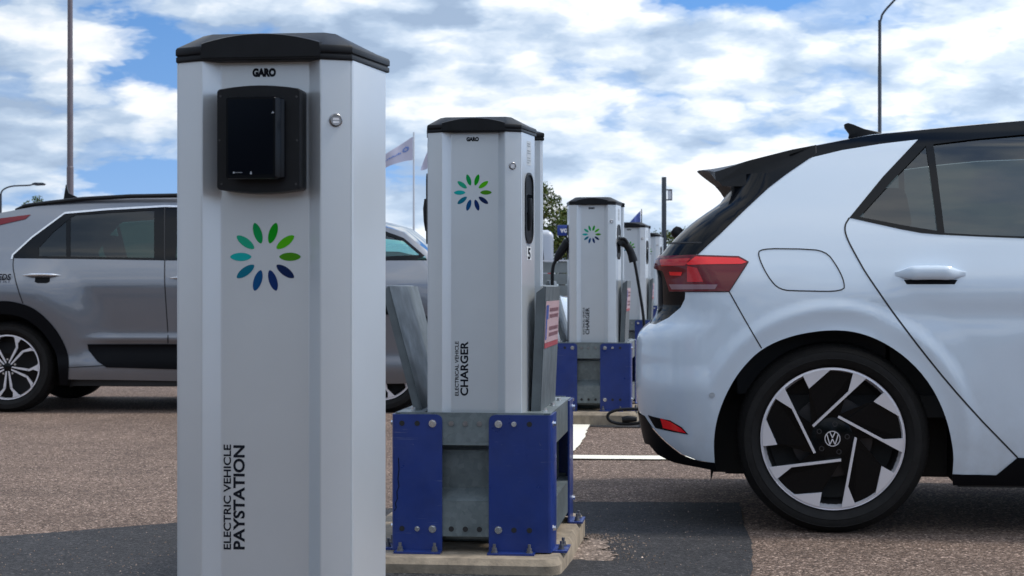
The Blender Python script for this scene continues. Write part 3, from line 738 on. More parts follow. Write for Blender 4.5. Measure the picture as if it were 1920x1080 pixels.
# sandy grit beside the plinth
def l2w(org, x, y): return (org[0] + x * CY_ + y * SY_, org[1] - x * SY_ + y * CY_)
patch('sandy_grit', ragged([l2w(ORG_C1, 0.27, 0.0), l2w(ORG_C1, 0.35, 0.08), l2w(ORG_C1, 0.415, 0.40), l2w(ORG_C1, 0.34, 0.78), l2w(ORG_C1, 0.28, 0.86)], 0.022, 0.02, 12), 0.008, 'dust', kind='stuff')
ap = []
for x_, y_, nx_, ny_ in ((-0.6, -0.148, 0, -1), (-0.2, -0.148, 0, -1), (0.235, -0.148, 0, -1), (0.27, -0.135, 0.7, -0.7), (0.281, -0.10, 1, 0), (0.281, 0.1, 1, 0), (0.281, 0.4, 1, 0)):
    f_ = 0.0 if y_ > 0.3 else 1.0
    for d_, z_ in ((-0.01, 0.036), (0.05, 0.030), (0.14, 0.016), (0.26, 0.0045)):
        a_, b_ = l2w(ORG_C1, x_ + nx_ * d_, y_ + ny_ * d_); ap.append((a_, b_, 0.0045 + (z_ - 0.0045) * f_ * (0.55 if 0 < y_ < 0.3 else 1)))
mb = MB(); mb.add(ap, [(i * 4 + k, i * 4 + k + 1, (i + 1) * 4 + k + 1, (i + 1) * 4 + k) for i in range(6) for k in range(3)])
fo = mb.build('asphalt_fillet', 'asphalt_dark', smooth=True, fix=False); fo['kind'] = 'structure'
rnd = random.Random(21); mb = MB()
for k in range(1100):
    u = rnd.random(); yy = rnd.uniform(-0.1, 0.95); xx = 0.285 + abs(rnd.gauss(0, 0.09)) * (1.3 - abs(yy - 0.35))
    px_, py_ = l2w(ORG_C1, xx, yy); r = rnd.uniform(0.002, 0.006); a0 = rnd.random() * 3
    zz = ground_z(px_, py_) + 0.004
    mb.add([(px_ + r * math.cos(a0 + q * 2.1), py_ + r * math.sin(a0 + q * 2.1), zz) for q in range(3)] + [(px_, py_, zz + r)], [(0, 1, 3), (1, 2, 3), (2, 0, 3)])
for k in range(5200):
    yy = 5.0 + rnd.random() ** 1.3 * 6.5; xx = rnd.uniform(-2.1, 1.6); r = rnd.uniform(0.0015, 0.0045) ; a0 = rnd.random() * 3; zz = ground_z(xx, yy) + 0.004
    mb.add([(xx + r * math.cos(a0 + q * 2.1), yy + r * math.sin(a0 + q * 2.1), zz) for q in range(3)] + [(xx, yy, zz + r)], [(0, 1, 3), (1, 2, 3), (2, 0, 3)])
gr = mb.build('loose_grit', 'dust', fix=False); gr['kind'] = 'stuff'

# ------------------------------------------------------------------ cars
class Skin:
    def __init__(s, org, yaw, xr, a, b, xf, af, bf, yfun, width):
        s.org, s.yaw, s.xr, s.a, s.b, s.xf, s.af, s.bf, s.yf, s.W = org, yaw, xr, a, b, xf, af, bf, yfun, width
    def p(s, t, z):
        xr, a, b = s.xr(z), s.a(z), s.b(z); tcn = xr + a
        xf = s.xf(z); tf = xf - s.af
        tt = min(max(t, tcn), tf)
        y = s.yf(tt, z)
        if t < tcn:
            L = (a + b) * 0.785; q = tcn - t
            if q < L: th = q / L * math.pi / 2; return Vector((tcn - a * math.sin(th), y + b * (1 - math.cos(th)), z))
            k = (q - L) / (s.W / 2 - b); return Vector((xr - 0.025 * (2 * k - k * k), y + b + (q - L), z))
        if t > tf:
            L = (s.af + s.bf) * 0.785; q = t - tf
            if q < L: th = q / L * math.pi / 2; return Vector((tf + s.af * math.sin(th), y + s.bf * (1 - math.cos(th)), z))
            return Vector((xf, y + s.bf + (q - L), z))
        return Vector((t, y, z))
    def rc(s, z):                                  # t of the rear centre line at height z
        xr, a, b = s.xr(z), s.a(z), s.b(z)
        return xr + a - (a + b) * 0.785 - (s.W / 2 - b - s.yf(xr + a, z))
    def fc(s, z):
        xf = s.xf(z); tf = xf - s.af
        return tf + (s.af + s.bf) * 0.785 + (s.W / 2 - s.bf - s.yf(tf, z))
    def nrm(s, t, z, e=0.004):
        n_ = (s.p(t + e, z) - s.p(t - e, z)).cross(s.p(t, z + e) - s.p(t, z - e)); return n_.normalized()
    def proj(s, t, z):
        q = s.p(t, z); c, sn = math.cos(s.yaw), math.sin(s.yaw)
        X = s.org[0] + q.x * c - q.y * sn; Y = s.org[1] + q.x * sn + q.y * c; Z = s.org[2] + q.z
        return Vector((CX + X / Y * FPX, CY - (Z - CAMZ) / Y * FPX))
    def tz(s, px, py):
        x, z = ray_local(px, py, s.org, 0.0, s.yaw); t = x; tgt = Vector((px, py)); lam = 1.0
        cur = s.proj(t, z) - tgt
        for _ in range(40):
            e = 1e-4; jt = (s.proj(t + e, z) - tgt - cur) / e; jz = (s.proj(t, z + e) - tgt - cur) / e
            A = jt.dot(jt) + lam; B = jt.dot(jz); C = jz.dot(jz) + lam; g1, g2 = jt.dot(cur), jz.dot(cur); det = A * C - B * B
            dt = -(C * g1 - B * g2) / det; dz = -(A * g2 - B * g1) / det
            k = min(1.0, 0.1 / max(1e-9, math.hypot(dt, dz)))
            nt, nz = t + dt * k, z + dz * k; nc = s.proj(nt, nz) - tgt
            if nc.length < cur.length: t, z, cur = nt, nz, nc; lam *= 0.3
            else: lam = min(lam * 8, 1e7)
            if cur.length < 0.05: break
        return (t, z)
    def pts(s, lst): return [s.tz(*q) if len(q) == 2 else (q[1] if callable(q[1]) is False else 0, q[2]) for q in lst]
    def panel(s, name, lst, mt, parent, h=0.03, off=0.0, sides='each', holes=(), label=None, raw=False):
        poly = lst if raw else s.pts(lst)
        V_, F_ = tri2d(poly, h, [hl if raw else s.pts(hl) for hl in holes])
        objs = []
        def build(sidel):
            vs, ns, fs = [], [], []
            seen = {}
            for sd_ in sidel:
                idx = []
                for v in V_:
                    q = s.p(v.x, v.y); n_ = s.nrm(v.x, v.y)
                    q = q + n_ * off
                    if sd_ < 0: q = Vector((q.x, s.W - q.y, q.z)); n_ = Vector((n_.x, -n_.y, n_.z))
                    key = (round(q.x, 4), round(q.z, 4)) if len(sidel) == 2 and abs(q.y - s.W / 2) < 0.004 else None
                    if key in seen and key: idx.append(seen[key]); continue
                    if key: seen[key] = len(vs); n_.y = 0; n_.normalize(); q.y = s.W / 2
                    idx.append(len(vs)); vs.append(q); ns.append(n_)
                for f in F_:
                    f2 = tuple(idx[i] for i in f)
                    if len(set(f2)) < 3: continue
                    g_ = (vs[f2[1]] - vs[f2[0]]).cross(vs[f2[2]] - vs[f2[0]])
                    if g_.dot(ns[f2[0]] + ns[f2[1]] + ns[f2[2]]) < 0: f2 = f2[::-1]
                    fs.append(f2)
            me = bpy.data.meshes.new(name); me.from_pydata(vs, [], fs)
            me.materials.append(M[mt] if isinstance(mt, str) else mt)
            me.polygons.foreach_set('use_smooth', [True] * len(fs))
            me.normals_split_custom_set_from_vertices(ns)
            o = bpy.data.objects.new(name, me); COL.objects.link(o); o.parent = parent
            if label: o['label'] = label
            return o
        if sides == 'both': return build((1, -1))
        if sides == 'near': return build((1,))
        if sides == 'far': return build((-1,))
        return [build((1,)), build((-1,))]
    def seam(s, lst, parent, wd=0.005, mt='seam', raw=False, off=0.0012, name='panel_gap', closed=False, h=0.02, both=True):
        poly = [Vector(q) for q in (lst if raw else s.pts(lst))]
        if closed: poly.append(poly[0])
        P_ = []
        for a_, b_ in zip(poly[:-1], poly[1:]):
            n_ = max(1, math.ceil((b_ - a_).length / h)); P_ += [a_ + (b_ - a_) * (k / n_) for k in range(n_)]
        P_.append(poly[-1])
        for sd_ in ((1, -1) if both else (1,)):
            vs = []; mb = MB()
            for i, q in enumerate(P_):
                d = (P_[min(i + 1, len(P_) - 1)] - P_[max(i - 1, 0)]).normalized(); nn = Vector((-d.y, d.x)) * wd / 2
                for e in (nn, -nn):
                    r = q + e; w_ = s.p(r.x, r.y) + s.nrm(r.x, r.y) * off
                    vs.append((w_.x, w_.y if sd_ > 0 else s.W - w_.y, w_.z))
            mb.add(vs, [(2 * i, 2 * i + 1, 2 * i + 3, 2 * i + 2) for i in range(len(P_) - 1)])
            o = mb.build(name, mt, parent, fix=False)
        return o

def smoothline(pts, it=2):
    """corner cutting that keeps the ends"""
    for _ in range(it):
        out = [pts[0]]
        for a_, b_ in zip(pts[:-1], pts[1:]):
            out += [(a_[0] * .75 + b_[0] * .25, a_[1] * .75 + b_[1] * .25), (a_[0] * .25 + b_[0] * .75, a_[1] * .25 + b_[1] * .75)]
        pts = out + [pts[-1]]
    return pts

def tyre(parent, c, r, rr, wd, name='wheel', style='white'):
    """wheel with its own tyre, rim and details; axis along y, outer face at y=c.y"""
    hub = bpy.data.objects.new(name, None); COL.objects.link(hub); hub.parent = parent; hub.location = c
    mb = MB()
    prof = [(rr - 0.004, 0.012), (rr + 0.002, 0.002), (rr + 0.014, -0.012), (rr + (r - rr) * 0.30, -0.020), (rr + (r - rr) * 0.33, -0.0225), (rr + (r - rr) * 0.36, -0.0205), (rr + (r - rr) * 0.50, -0.021), (rr + (r - rr) * 0.62, -0.0185), (rr + (r - rr) * 0.64, -0.020), (rr + (r - rr) * 0.66, -0.0172), (r - 0.030, -0.012), (r - 0.012, 0.008), (r - 0.004, 0.026), (r, 0.055), (r, wd - 0.055), (r - 0.02, wd - 0.01), (rr, wd)]
    mb.lathe((0, 0, 0), (0, 1, 0), prof, 96); mb.build('tyre', 'rubber', hub, smooth=True)
    mb = MB()
    for q in (0.08, 0.11, 0.14): mb.lathe((0, 0, 0), (0, 1, 0), [(r + 0.0008, q), (r + 0.0008, q + 0.006)], 64)
    for k in range(72):
        a_ = 2 * math.pi * k / 72; u = Vector((math.cos(a_), 0, math.sin(a_))); t_ = Vector((-u.z, 0, u.x))
        o_ = u * (r - 0.0085) + Vector((0, 0.012, 0)); e_ = u * (r + 0.0006) + Vector((0, 0.05, 0))
        mb.add([o_ - t_ * 0.0015, o_ + t_ * 0.0015, e_ + t_ * 0.0015, e_ - t_ * 0.0015], [(0, 1, 2, 3)])
    mb.build('tread_groove', 'black_soft', hub, fix=False)
    return hub
def ring_flat(mb, ro, ri, y0, y1, n=72):
    prof = [(ri, y1), (ri, y0), (ro, y0), (ro, y1)]; mb.lathe((0, 0, 0), (0, 1, 0), prof, n)
def plateshape(mb, pts, y0, y1):
    mb.prism(pts, lambda p, l: (p[0], l, p[1]), y0, y1)
def polar_arc(p, q, R_):
    a0 = math.atan2(p[1], p[0]); a1 = math.atan2(q[1], q[0])
    while a1 - a0 > math.pi: a1 -= 2 * math.pi
    while a1 - a0 < -math.pi: a1 += 2 * math.pi
    return [(R_ * math.cos(a0 + (a1 - a0) * k / 8), R_ * math.sin(a0 + (a1 - a0) * k / 8)) for k in range(9)]

def rim_turbine(hub, R_):
    """five-fold blades: thin machined spokes that widen to the rim, dark pockets between"""
    sc = R_ / 358.0
    mb = MB(); mb.lathe((0, 0, 0), (0, 1, 0), [(R_, 0.0), (R_ * 0.995, 0.004), (R_ * 0.965, 0.002), (R_ * 0.955, 0.012), (R_ * 0.93, 0.03), (R_ * 0.9, 0.10), (R_ * 0.9, 0.16)], 96)
    lip = mb.build('rim', ['rim_silver'], hub, smooth=True)
    mb = MB(); mb.lathe((0, 0, 0), (0, 1, 0), [(R_ * 0.958, 0.012), (R_ * 0.90, 0.05), (R_ * 0.88, 0.13), (0.17, 0.14), (0.0001, 0.14)], 64)
    mb.build('barrel', 'black_soft', hub, smooth=True)
    mb = MB(); mb.lathe((0, 0, 0), (0, 1, 0), [(0.15, 0.105), (0.15, 0.098), (0.05, 0.095)], 48); mb.build('brake_disc', M.setdefault('disc', mat('brake_steel', (0.05, 0.05, 0.055), 0.35, 0.8)), hub, smooth=True)
    blades = MB(); plates = MB(); holes = MB()
    def rot(p, k):
        a_ = R(-72 * k); return ((p[0] * math.cos(a_) - p[1] * math.sin(a_)) * sc, (p[0] * math.sin(a_) + p[1] * math.cos(a_)) * sc)
    def pol(rad, deg): return (rad * math.cos(R(deg)), rad * math.sin(R(deg)))
    RO = 348 * sc
    for k in range(5):
        spoke = [(-101, 66), (-93, 56), (158, 288), (99, 322), (78, 238)]
        s_ = [rot(p, k) for p in spoke]
        arc = polar_arc(s_[2], s_[3], RO)
        plateshape(blades, [s_[0], s_[1]] + arc + [s_[4]], -0.001, 0.016)
        tri = [rot(p, k) for p in [(242, 226), (202, 188), (322, 112)]]
        arc = polar_arc(tri[2], tri[0], RO)
        plateshape(blades, [tri[1]] + arc, -0.001, 0.014)
        tri2 = [rot(p, k) for p in [(-101, 66), (78, 238), (99, 322), (-12, 335), (-30, 334), (-128, 262)]]
        plateshape(plates, [rot(p, k) for p in [(-93, 56), (-130, 30), (-60, 10), (0, 0), (60, 92), (205, 190), (325, 114), (345, 5), (265, -8), (30, 118)]], 0.016, 0.030)
    blades.build('blade', 'rim_silver', hub, bevel=0.0006, seg=1)
    plates.build('spoke', 'rim_black', hub)
    mb = MB(); mb.lathe((0, 0, 0), (0, 1, 0), [(0.0001, 0.012), (0.060, 0.012), (0.085, 0.018), (0.088, 0.05)], 40); mb.build('hub', 'rim_black', hub, smooth=True)
    for k in range(5):
        a_ = R(72 * k + 8); mb = MB(); mb.lathe((0.054 * math.cos(a_), 0.0, 0.054 * math.sin(a_)), (0, 1, 0), [(0.0001, 0.0165), (0.006, 0.0165), (0.0065, 0.011), (0.010, 0.011)], 12)
        mb.build('wheel_bolt', 'disc', hub)
    mb = MB(); mb.lathe((0, 0, 0), (0, 1, 0), [(0.0001, 0.004), (0.0275, 0.004), (0.031, 0.007), (0.031, 0.013)], 32); cap = mb.build('hub_cap', 'rim_black', hub, smooth=True)
    mb = MB(); ring_flat(mb, 0.0285, 0.0258, 0.0015, 0.005, 48)
    def stroke(pts, w_):
        for p, q in zip(pts[:-1], pts[1:]):
            p, q = Vector(p), Vector(q); d = (q - p).normalized(); nn = Vector((-d.y, d.x)) * w_ / 2
            plateshape(mb, [tuple(p - nn), tuple(q - nn), tuple(q + nn), tuple(p + nn)], 0.0015, 0.004)
    stroke([(-0.0095, 0.024), (0.0, 0.0035), (0.0095, 0.024)], 0.0036)
    stroke([(-0.0205, 0.0155), (-0.0095, -0.0215), (0.0, -0.001), (0.0095, -0.0215), (0.0205, 0.0155)], 0.0036)
    mb.build('emblem', 'rim_silver', cap)

def rim_star(hub, R_):
    mb = MB(); mb.lathe((0, 0, 0), (0, 1, 0), [(R_, 0.0), (R_ * 0.99, 0.004), (R_ * 0.955, 0.003), (R_ * 0.93, 0.03), (R_ * 0.9, 0.15)], 64); mb.build('rim', 'rim_silver', hub, smooth=True)
    mb = MB(); mb.lathe((0, 0, 0), (0, 1, 0), [(R_ * 0.93, 0.02), (R_ * 0.88, 0.13), (0.0001, 0.14)], 48); mb.build('barrel', 'black_soft', hub, smooth=True)
    s, b = MB(), MB()
    def pol(r_, d): return (R_ * r_ * math.cos(R(d)), R_ * r_ * math.sin(R(d)))
    for k in range(5):
        d = 55 + 72 * k
        plateshape(b, [pol(.14, d - 25), pol(.66, d - 10), pol(.90, d - 15), pol(.95, d - 4), pol(.95, d + 4), pol(.90, d + 15), pol(.66, d + 10), pol(.14, d + 25)], 0.012, 0.03)
        for sg in (1, -1):
            plateshape(s, [pol(.15, d + sg * 24), pol(.12, d + sg * 8), pol(.62, d + sg * 6), pol(.66, d + sg * 12), pol(.60, d + sg * 13)][::1], 0.004, 0.012)
            plateshape(s, [pol(.60, d + sg * 8), pol(.66, d + sg * 6), pol(.93, d + sg * 15), pol(.95, d + sg * 24), pol(.90, d + sg * 21)], 0.004, 0.012)
        plateshape(s, [pol(.78, d + 12), pol(.95, d + 9), pol(.95, d + 22)], 0.003, 0.011)
    s.build('blade', 'rim_silver', hub); b.build('spoke', 'rim_black', hub)
    mb = MB(); mb.lathe((0, 0, 0), (0, 1, 0), [(0.0001, 0.004), (0.030, 0.004), (0.036, 0.008), (0.036, 0.03)], 28); mb.build('hub_cap', 'rim_black', hub, smooth=True)
    for k in range(5):
        a_ = R(72 * k + 20); mb = MB(); mb.lathe((0.056 * math.cos(a_), 0.0, 0.056 * math.sin(a_)), (0, 1, 0), [(0.0001, 0.008), (0.008, 0.008), (0.009, 0.02)], 10); mb.build('wheel_bolt', 'chrome', hub)

def arch_pts(cx, cz, r, a0, a1, n=18): return [(cx + r * math.cos(R(a0 + (a1 - a0) * k / n)), cz + r * math.sin(R(a0 + (a1 - a0) * k / n))) for k in range(n + 1)]

def bridge(sk, outline, mt, parent, name, crown=0.04, n=12, off=0.0):
    """surface spanning the car between the same outline (t,z) on both flanks"""
    mb = MB(); m_ = n + 1
    vs = []
    for t, z in outline:
        a_ = sk.p(t, z); ya, yb = a_.y, sk.W - a_.y
        for k in range(m_):
            u = k / n; vs.append((a_.x, ya + (yb - ya) * u, a_.z + off + crown * (1 - (2 * u - 1) ** 2)))
    mb.add(vs, [(i * m_ + k, i * m_ + k + 1, (i + 1) * m_ + k + 1, (i + 1) * m_ + k) for i in range(len(outline) - 1) for k in range(n)])
    return mb.build(name, mt, parent, smooth=True, fix=False)

def wheel_well(parent, cx, cz, r, W_, name='wheel_well', zb=0.18):
    for y0, y1, yb in ((0.012, 0.36, 0.36), (W_ - 0.36, W_ - 0.012, W_ - 0.36)):
        pr = arch_pts(cx, cz, r, 0, 180, 24); pr = [(cx + r, zb)] + pr + [(cx - r, zb)]
        n_ = len(pr); mb = MB()
        mb.add([(a_, y0, b_) for a_, b_ in pr] + [(a_, y1, b_) for a_, b_ in pr], [(i, i + 1, n_ + i + 1, n_ + i) for i in range(n_ - 1)] + ([tuple(range(n_, 2 * n_))] if yb == y1 else [tuple(range(n_))]))
        mb.build(name, 'black_soft', parent, fix=False)

# ---- white hatchback -----------------------------------------------------------------
ORG_W = (1.1757, 6.26, 0.0); YW = R(-8.5)
def xr_from_px(tab, org, yaw, yl=0.3):
    out = []
    for px, py in tab:
        x, z = ray_local(px, py, org, yl, yaw); out.append((z, x))
    out.sort(); res = []
    for z, x in out:
        if res and z - res[-1][0] < 0.004: continue
        res.append((z, x))
    return res
tabW = xr_from_px([(1212, 830), (1204, 795), (1197, 755), (1194, 700), (1195, 650), (1198, 628), (1208, 614), (1223, 602), (1234, 565), (1234, 520), (1231, 500), (1234, 488), (1244, 477), (1264, 453), (1299, 420), (1329, 398), (1353, 381), (1374, 352), (1390, 315)], ORG_W, YW)
tabW = [(0.05, tabW[0][1] + 0.12)] + tabW
xrW = spline(tabW)
aW = spline([(0.3, 0.30), (0.75, 0.28), (0.95, 0.24), (1.05, 0.17), (1.3, 0.12)]); bW = spline([(0.3, 0.30), (0.9, 0.26), (1.1, 0.16), (1.4, 0.14)])
xfW = spline([(0.1, 3.50), (0.35, 3.62), (0.6, 3.63), (0.8, 3.58), (0.95, 3.45), (1.1, 3.3)])
tumW = spline([(0.05, 0.10), (0.2, 0.045), (0.35, 0.015), (0.5, 0.0), (0.70, -0.006), (0.86, -0.004), (0.93, 0.006), (1.02, 0.035), (1.12, 0.072), (1.25, 0.128), (1.38, 0.190), (1.47, 0.238), (1.54, 0.29), (1.7, 0.42)])
AC = (0.0, 0.335)
def yW(t, z):
    y = -0.028 + tumW(z)
    for cx in (0.0, 2.77):
        r = math.hypot(t - cx, z - AC[1])
        if r < 0.62 and z > 0.15:
            y -= 0.013 * (1 - smooth01(0.478, 0.535, r)) - 0.008 * (1 - smooth01(0.42, 0.50, r))
            y -= 0.007 * (1 - smooth01(0.50, 0.62, r))
    if 0.55 < t < 2.2: y += 0.030 * smooth01(0.55, 0.85, t) * (1 - smooth01(1.9, 2.2, t)) * math.exp(-((z - 0.56) / 0.15) ** 2)
    y += 0.010 * math.exp(-((z - 0.80) / 0.055) ** 2) * smooth01(-0.35, 0.3, t)
    return y
skW = Skin(ORG_W, YW, xrW, aW, bW, xfW, 0.45, 0.5, yW, 1.75)
car = thing('parked_car', ORG_W, YW, 'white five-door hatchback with black roof spoiler and dark alloy wheels, parked at the right edge', 'car')
S_ = skW; T_ = S_.tz
def TZ(l): return [T_(*p) for p in l]
RCz = lambda z: (S_.rc(z), z)
arch = TZ([(1340, 868), (1338, 832), (1341, 800), (1350, 766), (1367, 727), (1391, 690), (1428, 653), (1486, 628), (1561, 617), (1622, 625), (1683, 656), (1736, 706), (1772, 772), (1789, 846), (1786, 889)])
# refit arch as smooth circle-like curve
arch_s = smoothline(arch, 2)
iseam = min(range(len(arch_s)), key=lambda i: (Vector(arch_s[i]) - Vector(T_(1428, 653))).length)
lamp_tr, lamp_tip, lamp_br = T_(1385, 481.5), T_(1403, 491), T_(1367, 546.5)
seam_b = TZ([(1367, 546.5), (1397, 600), (1428, 653)])
low_edge = TZ([(1340, 867), (1308, 863), (1278, 851), (1249, 828), (1224, 802), (1209, 780)])
zc_low = 0.46
bumper_top = TZ([(1285, 547.5), (1284, 561), (1276, 577), (1253, 596), (1229, 608)])
bump = seam_b[:-1] + [arch_s[iseam]] + arch_s[:iseam][::-1] + low_edge[1:] + [(S_.rc(zc_low) * 0.5 + low_edge[-1][0] * 0.5, zc_low), RCz(zc_low), RCz(0.775), (S_.rc(0.775) * 0.5 + bumper_top[-1][0] * 0.5, 0.77)] + bumper_top[::-1]
S_.panel('bumper', bump, 'paint_white', car, sides='both', h=0.018, raw=True)
dif = TZ([(1344, 882), (1308, 875), (1264, 866), (1234, 851), (1219, 833)])
S_.panel('diffuser', low_edge + [RCz(zc_low)] + [RCz(0.30)] + [(dif[-1][0] - 0.1, 0.30)] + dif[::-1], 'clad', car, sides='both', raw=True, off=0.004)
# tail lamps
lamp_left = [T_(1244, 505), T_(1231, 503)]
tl = min(lamp_left[1][0], lamp_left[0][0] - 0.05)
lampo = [T_(1257, 546.5), T_(1244, 507), (tl - 0.12, 0.985), (tl - 0.12, 1.03), T_(1250, 481.5), T_(1300, 479), lamp_tr, lamp_tip, lamp_br]
lamps = S_.panel('tail_lamp', lampo, 'red_dark', car, raw=True, h=0.02, off=0.006, sides='each')
lp = lamps[0]
def sub(lst, mt, nm, par=lp, off=0.0075): return S_.panel(nm, TZ(lst), mt, par, raw=True, h=0.02, off=off, sides='near')
sub([(1288, 495), (1305, 482), (1384, 484.5), (1400, 492.5), (1391, 496), (1292, 497)], 'red_bright', 'light_strip')
sub([(1290, 499), (1308, 503), (1320, 529), (1290, 529)], 'red', 'light_wedge')
sub([(1257, 509), (1281, 510), (1279, 517), (1259, 516)], 'red_bright', 'light_strip')
sub([(1257, 533), (1346, 534), (1341, 542.5), (1262, 542.5)], 'lamp_clear', 'reversing_light')
sub([(1240, 488), (1296, 485), (1286, 498), (1243, 499)], 'red', 'light_strip')
S_.seam([lampo[k] for k in range(len(lampo))], car, 0.005, raw=True, closed=True, off=0.0015, name='lamp_gap')
# tailgate (black), rear window
tg = bumper_top + [(S_.rc(0.775) * 0.5 + bumper_top[-1][0] * 0.5, 0.77), RCz(0.775), RCz(1.03), (tl - 0.12, 1.03), (tl - 0.12, 0.985), T_(1244, 507), T_(1257, 546.5)]
S_.panel('tailgate', tg, 'black_gloss', car, sides='both', raw=True, off=-0.003, h=0.025)
zglass = T_(1300, 451)[1]
pil_l = TZ([(1307, 478), (1316, 455), (1326, 431), (1340, 408), (1350, 390), (1354, 369), (1353, 349), (1344, 326)])
S_.panel('tailgate_panel', [T_(1300, 479.5), T_(1250, 481.5), (tl - 0.12, 1.03), RCz(1.03), RCz(zglass), pil_l[1], pil_l[0]], 'black_gloss', car, sides='both', raw=True, h=0.025)
S_.panel('rear_window', [pil_l[1], RCz(zglass), RCz(1.42)] + [(pil_l[-1][0] - 0.0, 1.42)] + pil_l[2:][::-1], 'black_gloss', car, sides='both', raw=True, h=0.025, off=-0.001)
S_.seam([pil_l[1], RCz(zglass)], car, 0.006, raw=True)
# corner pillar trim
pil_r = TZ([(1310, 476), (1352, 437), (1397, 393), (1440, 353), (1480, 322), (1519, 296)])
zt = T_(1519, 296)
S_.panel('pillar_trim', pil_l + [T_(1440, 325), T_(1500, 300)] + pil_r[::-1], 'black_gloss', car, raw=True, h=0.025, off=0.003)
# quarter panel
roof_low = TZ([(1519, 296), (1579, 281.5), (1653, 269.5), (1721.5, 261.5)])
trim_o = TZ([(1721.5, 261.5), (1655, 332), (1592.5, 408.5)])
door_s = smoothline(TZ([(1592.5, 408.5), (1583, 424), (1587, 446), (1609, 487), (1628, 520), (1703, 626), (1805, 752), (1908, 858)]), 2)
sill_l = [arch_s[-1]] + TZ([(1868, 891)])
zs_ = sill_l[-1][1]
quarter = [lamp_br, seam_b[1]] + arch_s[iseam:] + [sill_l[-1], door_s[-1]] + door_s[:-1][::-1] + trim_o[:-1][::-1] + roof_low[:-1][::-1] + pil_r[:-1][::-1] + [T_(1300, 479.5), lamp_tr, lamp_tip]
S_.panel('quarter_panel', quarter, 'paint_white', car, raw=True, h=0.017)
S_.seam(seam_b, car, 0.0045, raw=True)
flap = smoothline(TZ([(1500, 467), (1425, 466), (1421, 480), (1440, 520), (1462, 544), (1500, 545.5)]), 2) + smoothline(TZ([(1502, 545.5), (1583, 547), (1583, 528), (1570, 500), (1548, 470), (1500, 467)]), 2)
S_.seam(flap[:-1], car, 0.0045, raw=True, closed=True, name='charge_flap_gap', both=True)
S_.seam(door_s, car, 0.006, raw=True)
# side glass and trim
belt = TZ([(1592.5, 408.5), (1640, 419), (1690, 430), (1727, 437), (1760, 440), (1840, 444), (1918, 447)])
zb = belt[-1][1]; belt += [(1.4, zb + 0.005), (2.2, zb + 0.0), (2.62, zb - 0.02)]
roof_t = TZ([(1721.5, 261.5), (1760, 256), (1840, 247), (1918, 239)])
ztop = roof_t[-1][1]; apil = [(1.35, ztop + 0.012), (1.75, ztop - 0.01), (2.2, 1.30), (2.62, zb - 0.01)]
qg = TZ([(1612, 407), (1672, 341), (1736, 274), (1757, 433), (1700, 424)])
rg = TZ([(1750, 271), (1830, 261), (1916, 253)])
rg_o = rg + [(1.0, rg[-1][1] + 0.008), (1.0, zb + 0.012)] + TZ([(1918, 443.5), (1840, 441), (1771, 437)])
fg = [(1.08, rg[-1][1] + 0.01), (1.7, rg[-1][1] - 0.005), (2.1, 1.29), (2.45, zb + 0.015), (1.08, zb + 0.015)]
trim = belt[:-1] + apil[::-1] + roof_t[::-1] + [trim_o[1]]
S_.panel('window_trim', trim, 'black_gloss', car, raw=True, h=0.03, holes=[qg, rg_o, fg], off=0.002)
for g_ in (qg, rg_o, fg): S_.panel('side_window', g_, 'glass_dark', car, raw=True, h=0.04, off=-0.004, sides='each')
# roof band and roof
roof_top = TZ([(1529, 273), (1580, 263), (1638, 252.5), (1700, 246.5), (1770, 239.5), (1840, 233), (1918, 226.5)])
zr = roof_top[-1][1]; roof_ext = [(1.1, zr + 0.015), (1.4, zr + 0.010), (1.75, zr - 0.035), (2.2, 1.345), (2.66, zb + 0.02)]
S_.panel('roof_rail', [T_(1519, 296)] + roof_low[1:] + roof_t[1:] + apil + roof_ext[::-1] + roof_top[::-1], 'black_gloss', car, raw=True, h=0.03, off=0.0)
S_.seam(TZ([(1529, 272), (1530, 286), (1519, 296)]), car, 0.006, raw=True)
bridge(S_, [T_(1480, 290)] + roof_top + roof_ext[:3], 'black_gloss', car, 'roof', 0.035)
bridge(S_, roof_top + roof_ext[:3], 'seat', car, 'headliner', 0.02, off=-0.035)
bridge(S_, roof_ext[2:], 'glass', car, 'windscreen', 0.05)
# spoiler: swept profile across the car
sp = [(1307, 322.5), (1312, 338), (1330, 341), (1351, 349), (1440, 352), (1519, 296), (1529, 287), (1529, 271.5), (1486, 280), (1406, 301), (1338, 319.5)]
prof = [ray_local(px, py, ORG_W, 0.18, YW) for px, py in sp]
xe = ray_local(1340, 322, ORG_W, 0.18, YW)[0]; tipc = ray_local(1307, 322.5, ORG_W, 0.875, YW)
rows = []
for k in range(15):
    u = -1 + 2 * k / 14; y0 = S_.yf(0, 1.42) - 0.004; y_ = y0 + (S_.W - 2 * y0) * (u + 1) / 2; bl = 1 - abs(u) ** 1.5; row = []
    for i, (x_, z_) in enumerate(prof):
        if i < 4 or i == 10:
            f_ = (x_ - prof[0][0]) / (prof[3][0] - prof[0][0])
            x2 = (xe + f_ * 0.03) + (tipc[0] + (x_ - prof[0][0]) - xe - f_ * 0.03) * bl
            lift = (prof[0][1] - z_) * 0.85 * min(1.0, bl * 3) if i in (1, 2, 3, 4) else 0.0
            row.append((x2, y_, z_ + lift + (tipc[1] - prof[0][1]) * bl))
        else:
            yy = y_ + (min(0.0, 0) if abs(u) < 1 else 0); row.append((x_, (S_.yf(max(x_, -0.2), z_) - 0.003) if u == -1 else (S_.W - S_.yf(max(x_, -0.2), z_) + 0.003) if u == 1 else y_, z_ + 0.03 * bl))
    rows.append(row)
mb = MB(); mb.loft(rows); spo = mb.build('spoiler', 'black', car, smooth=True)
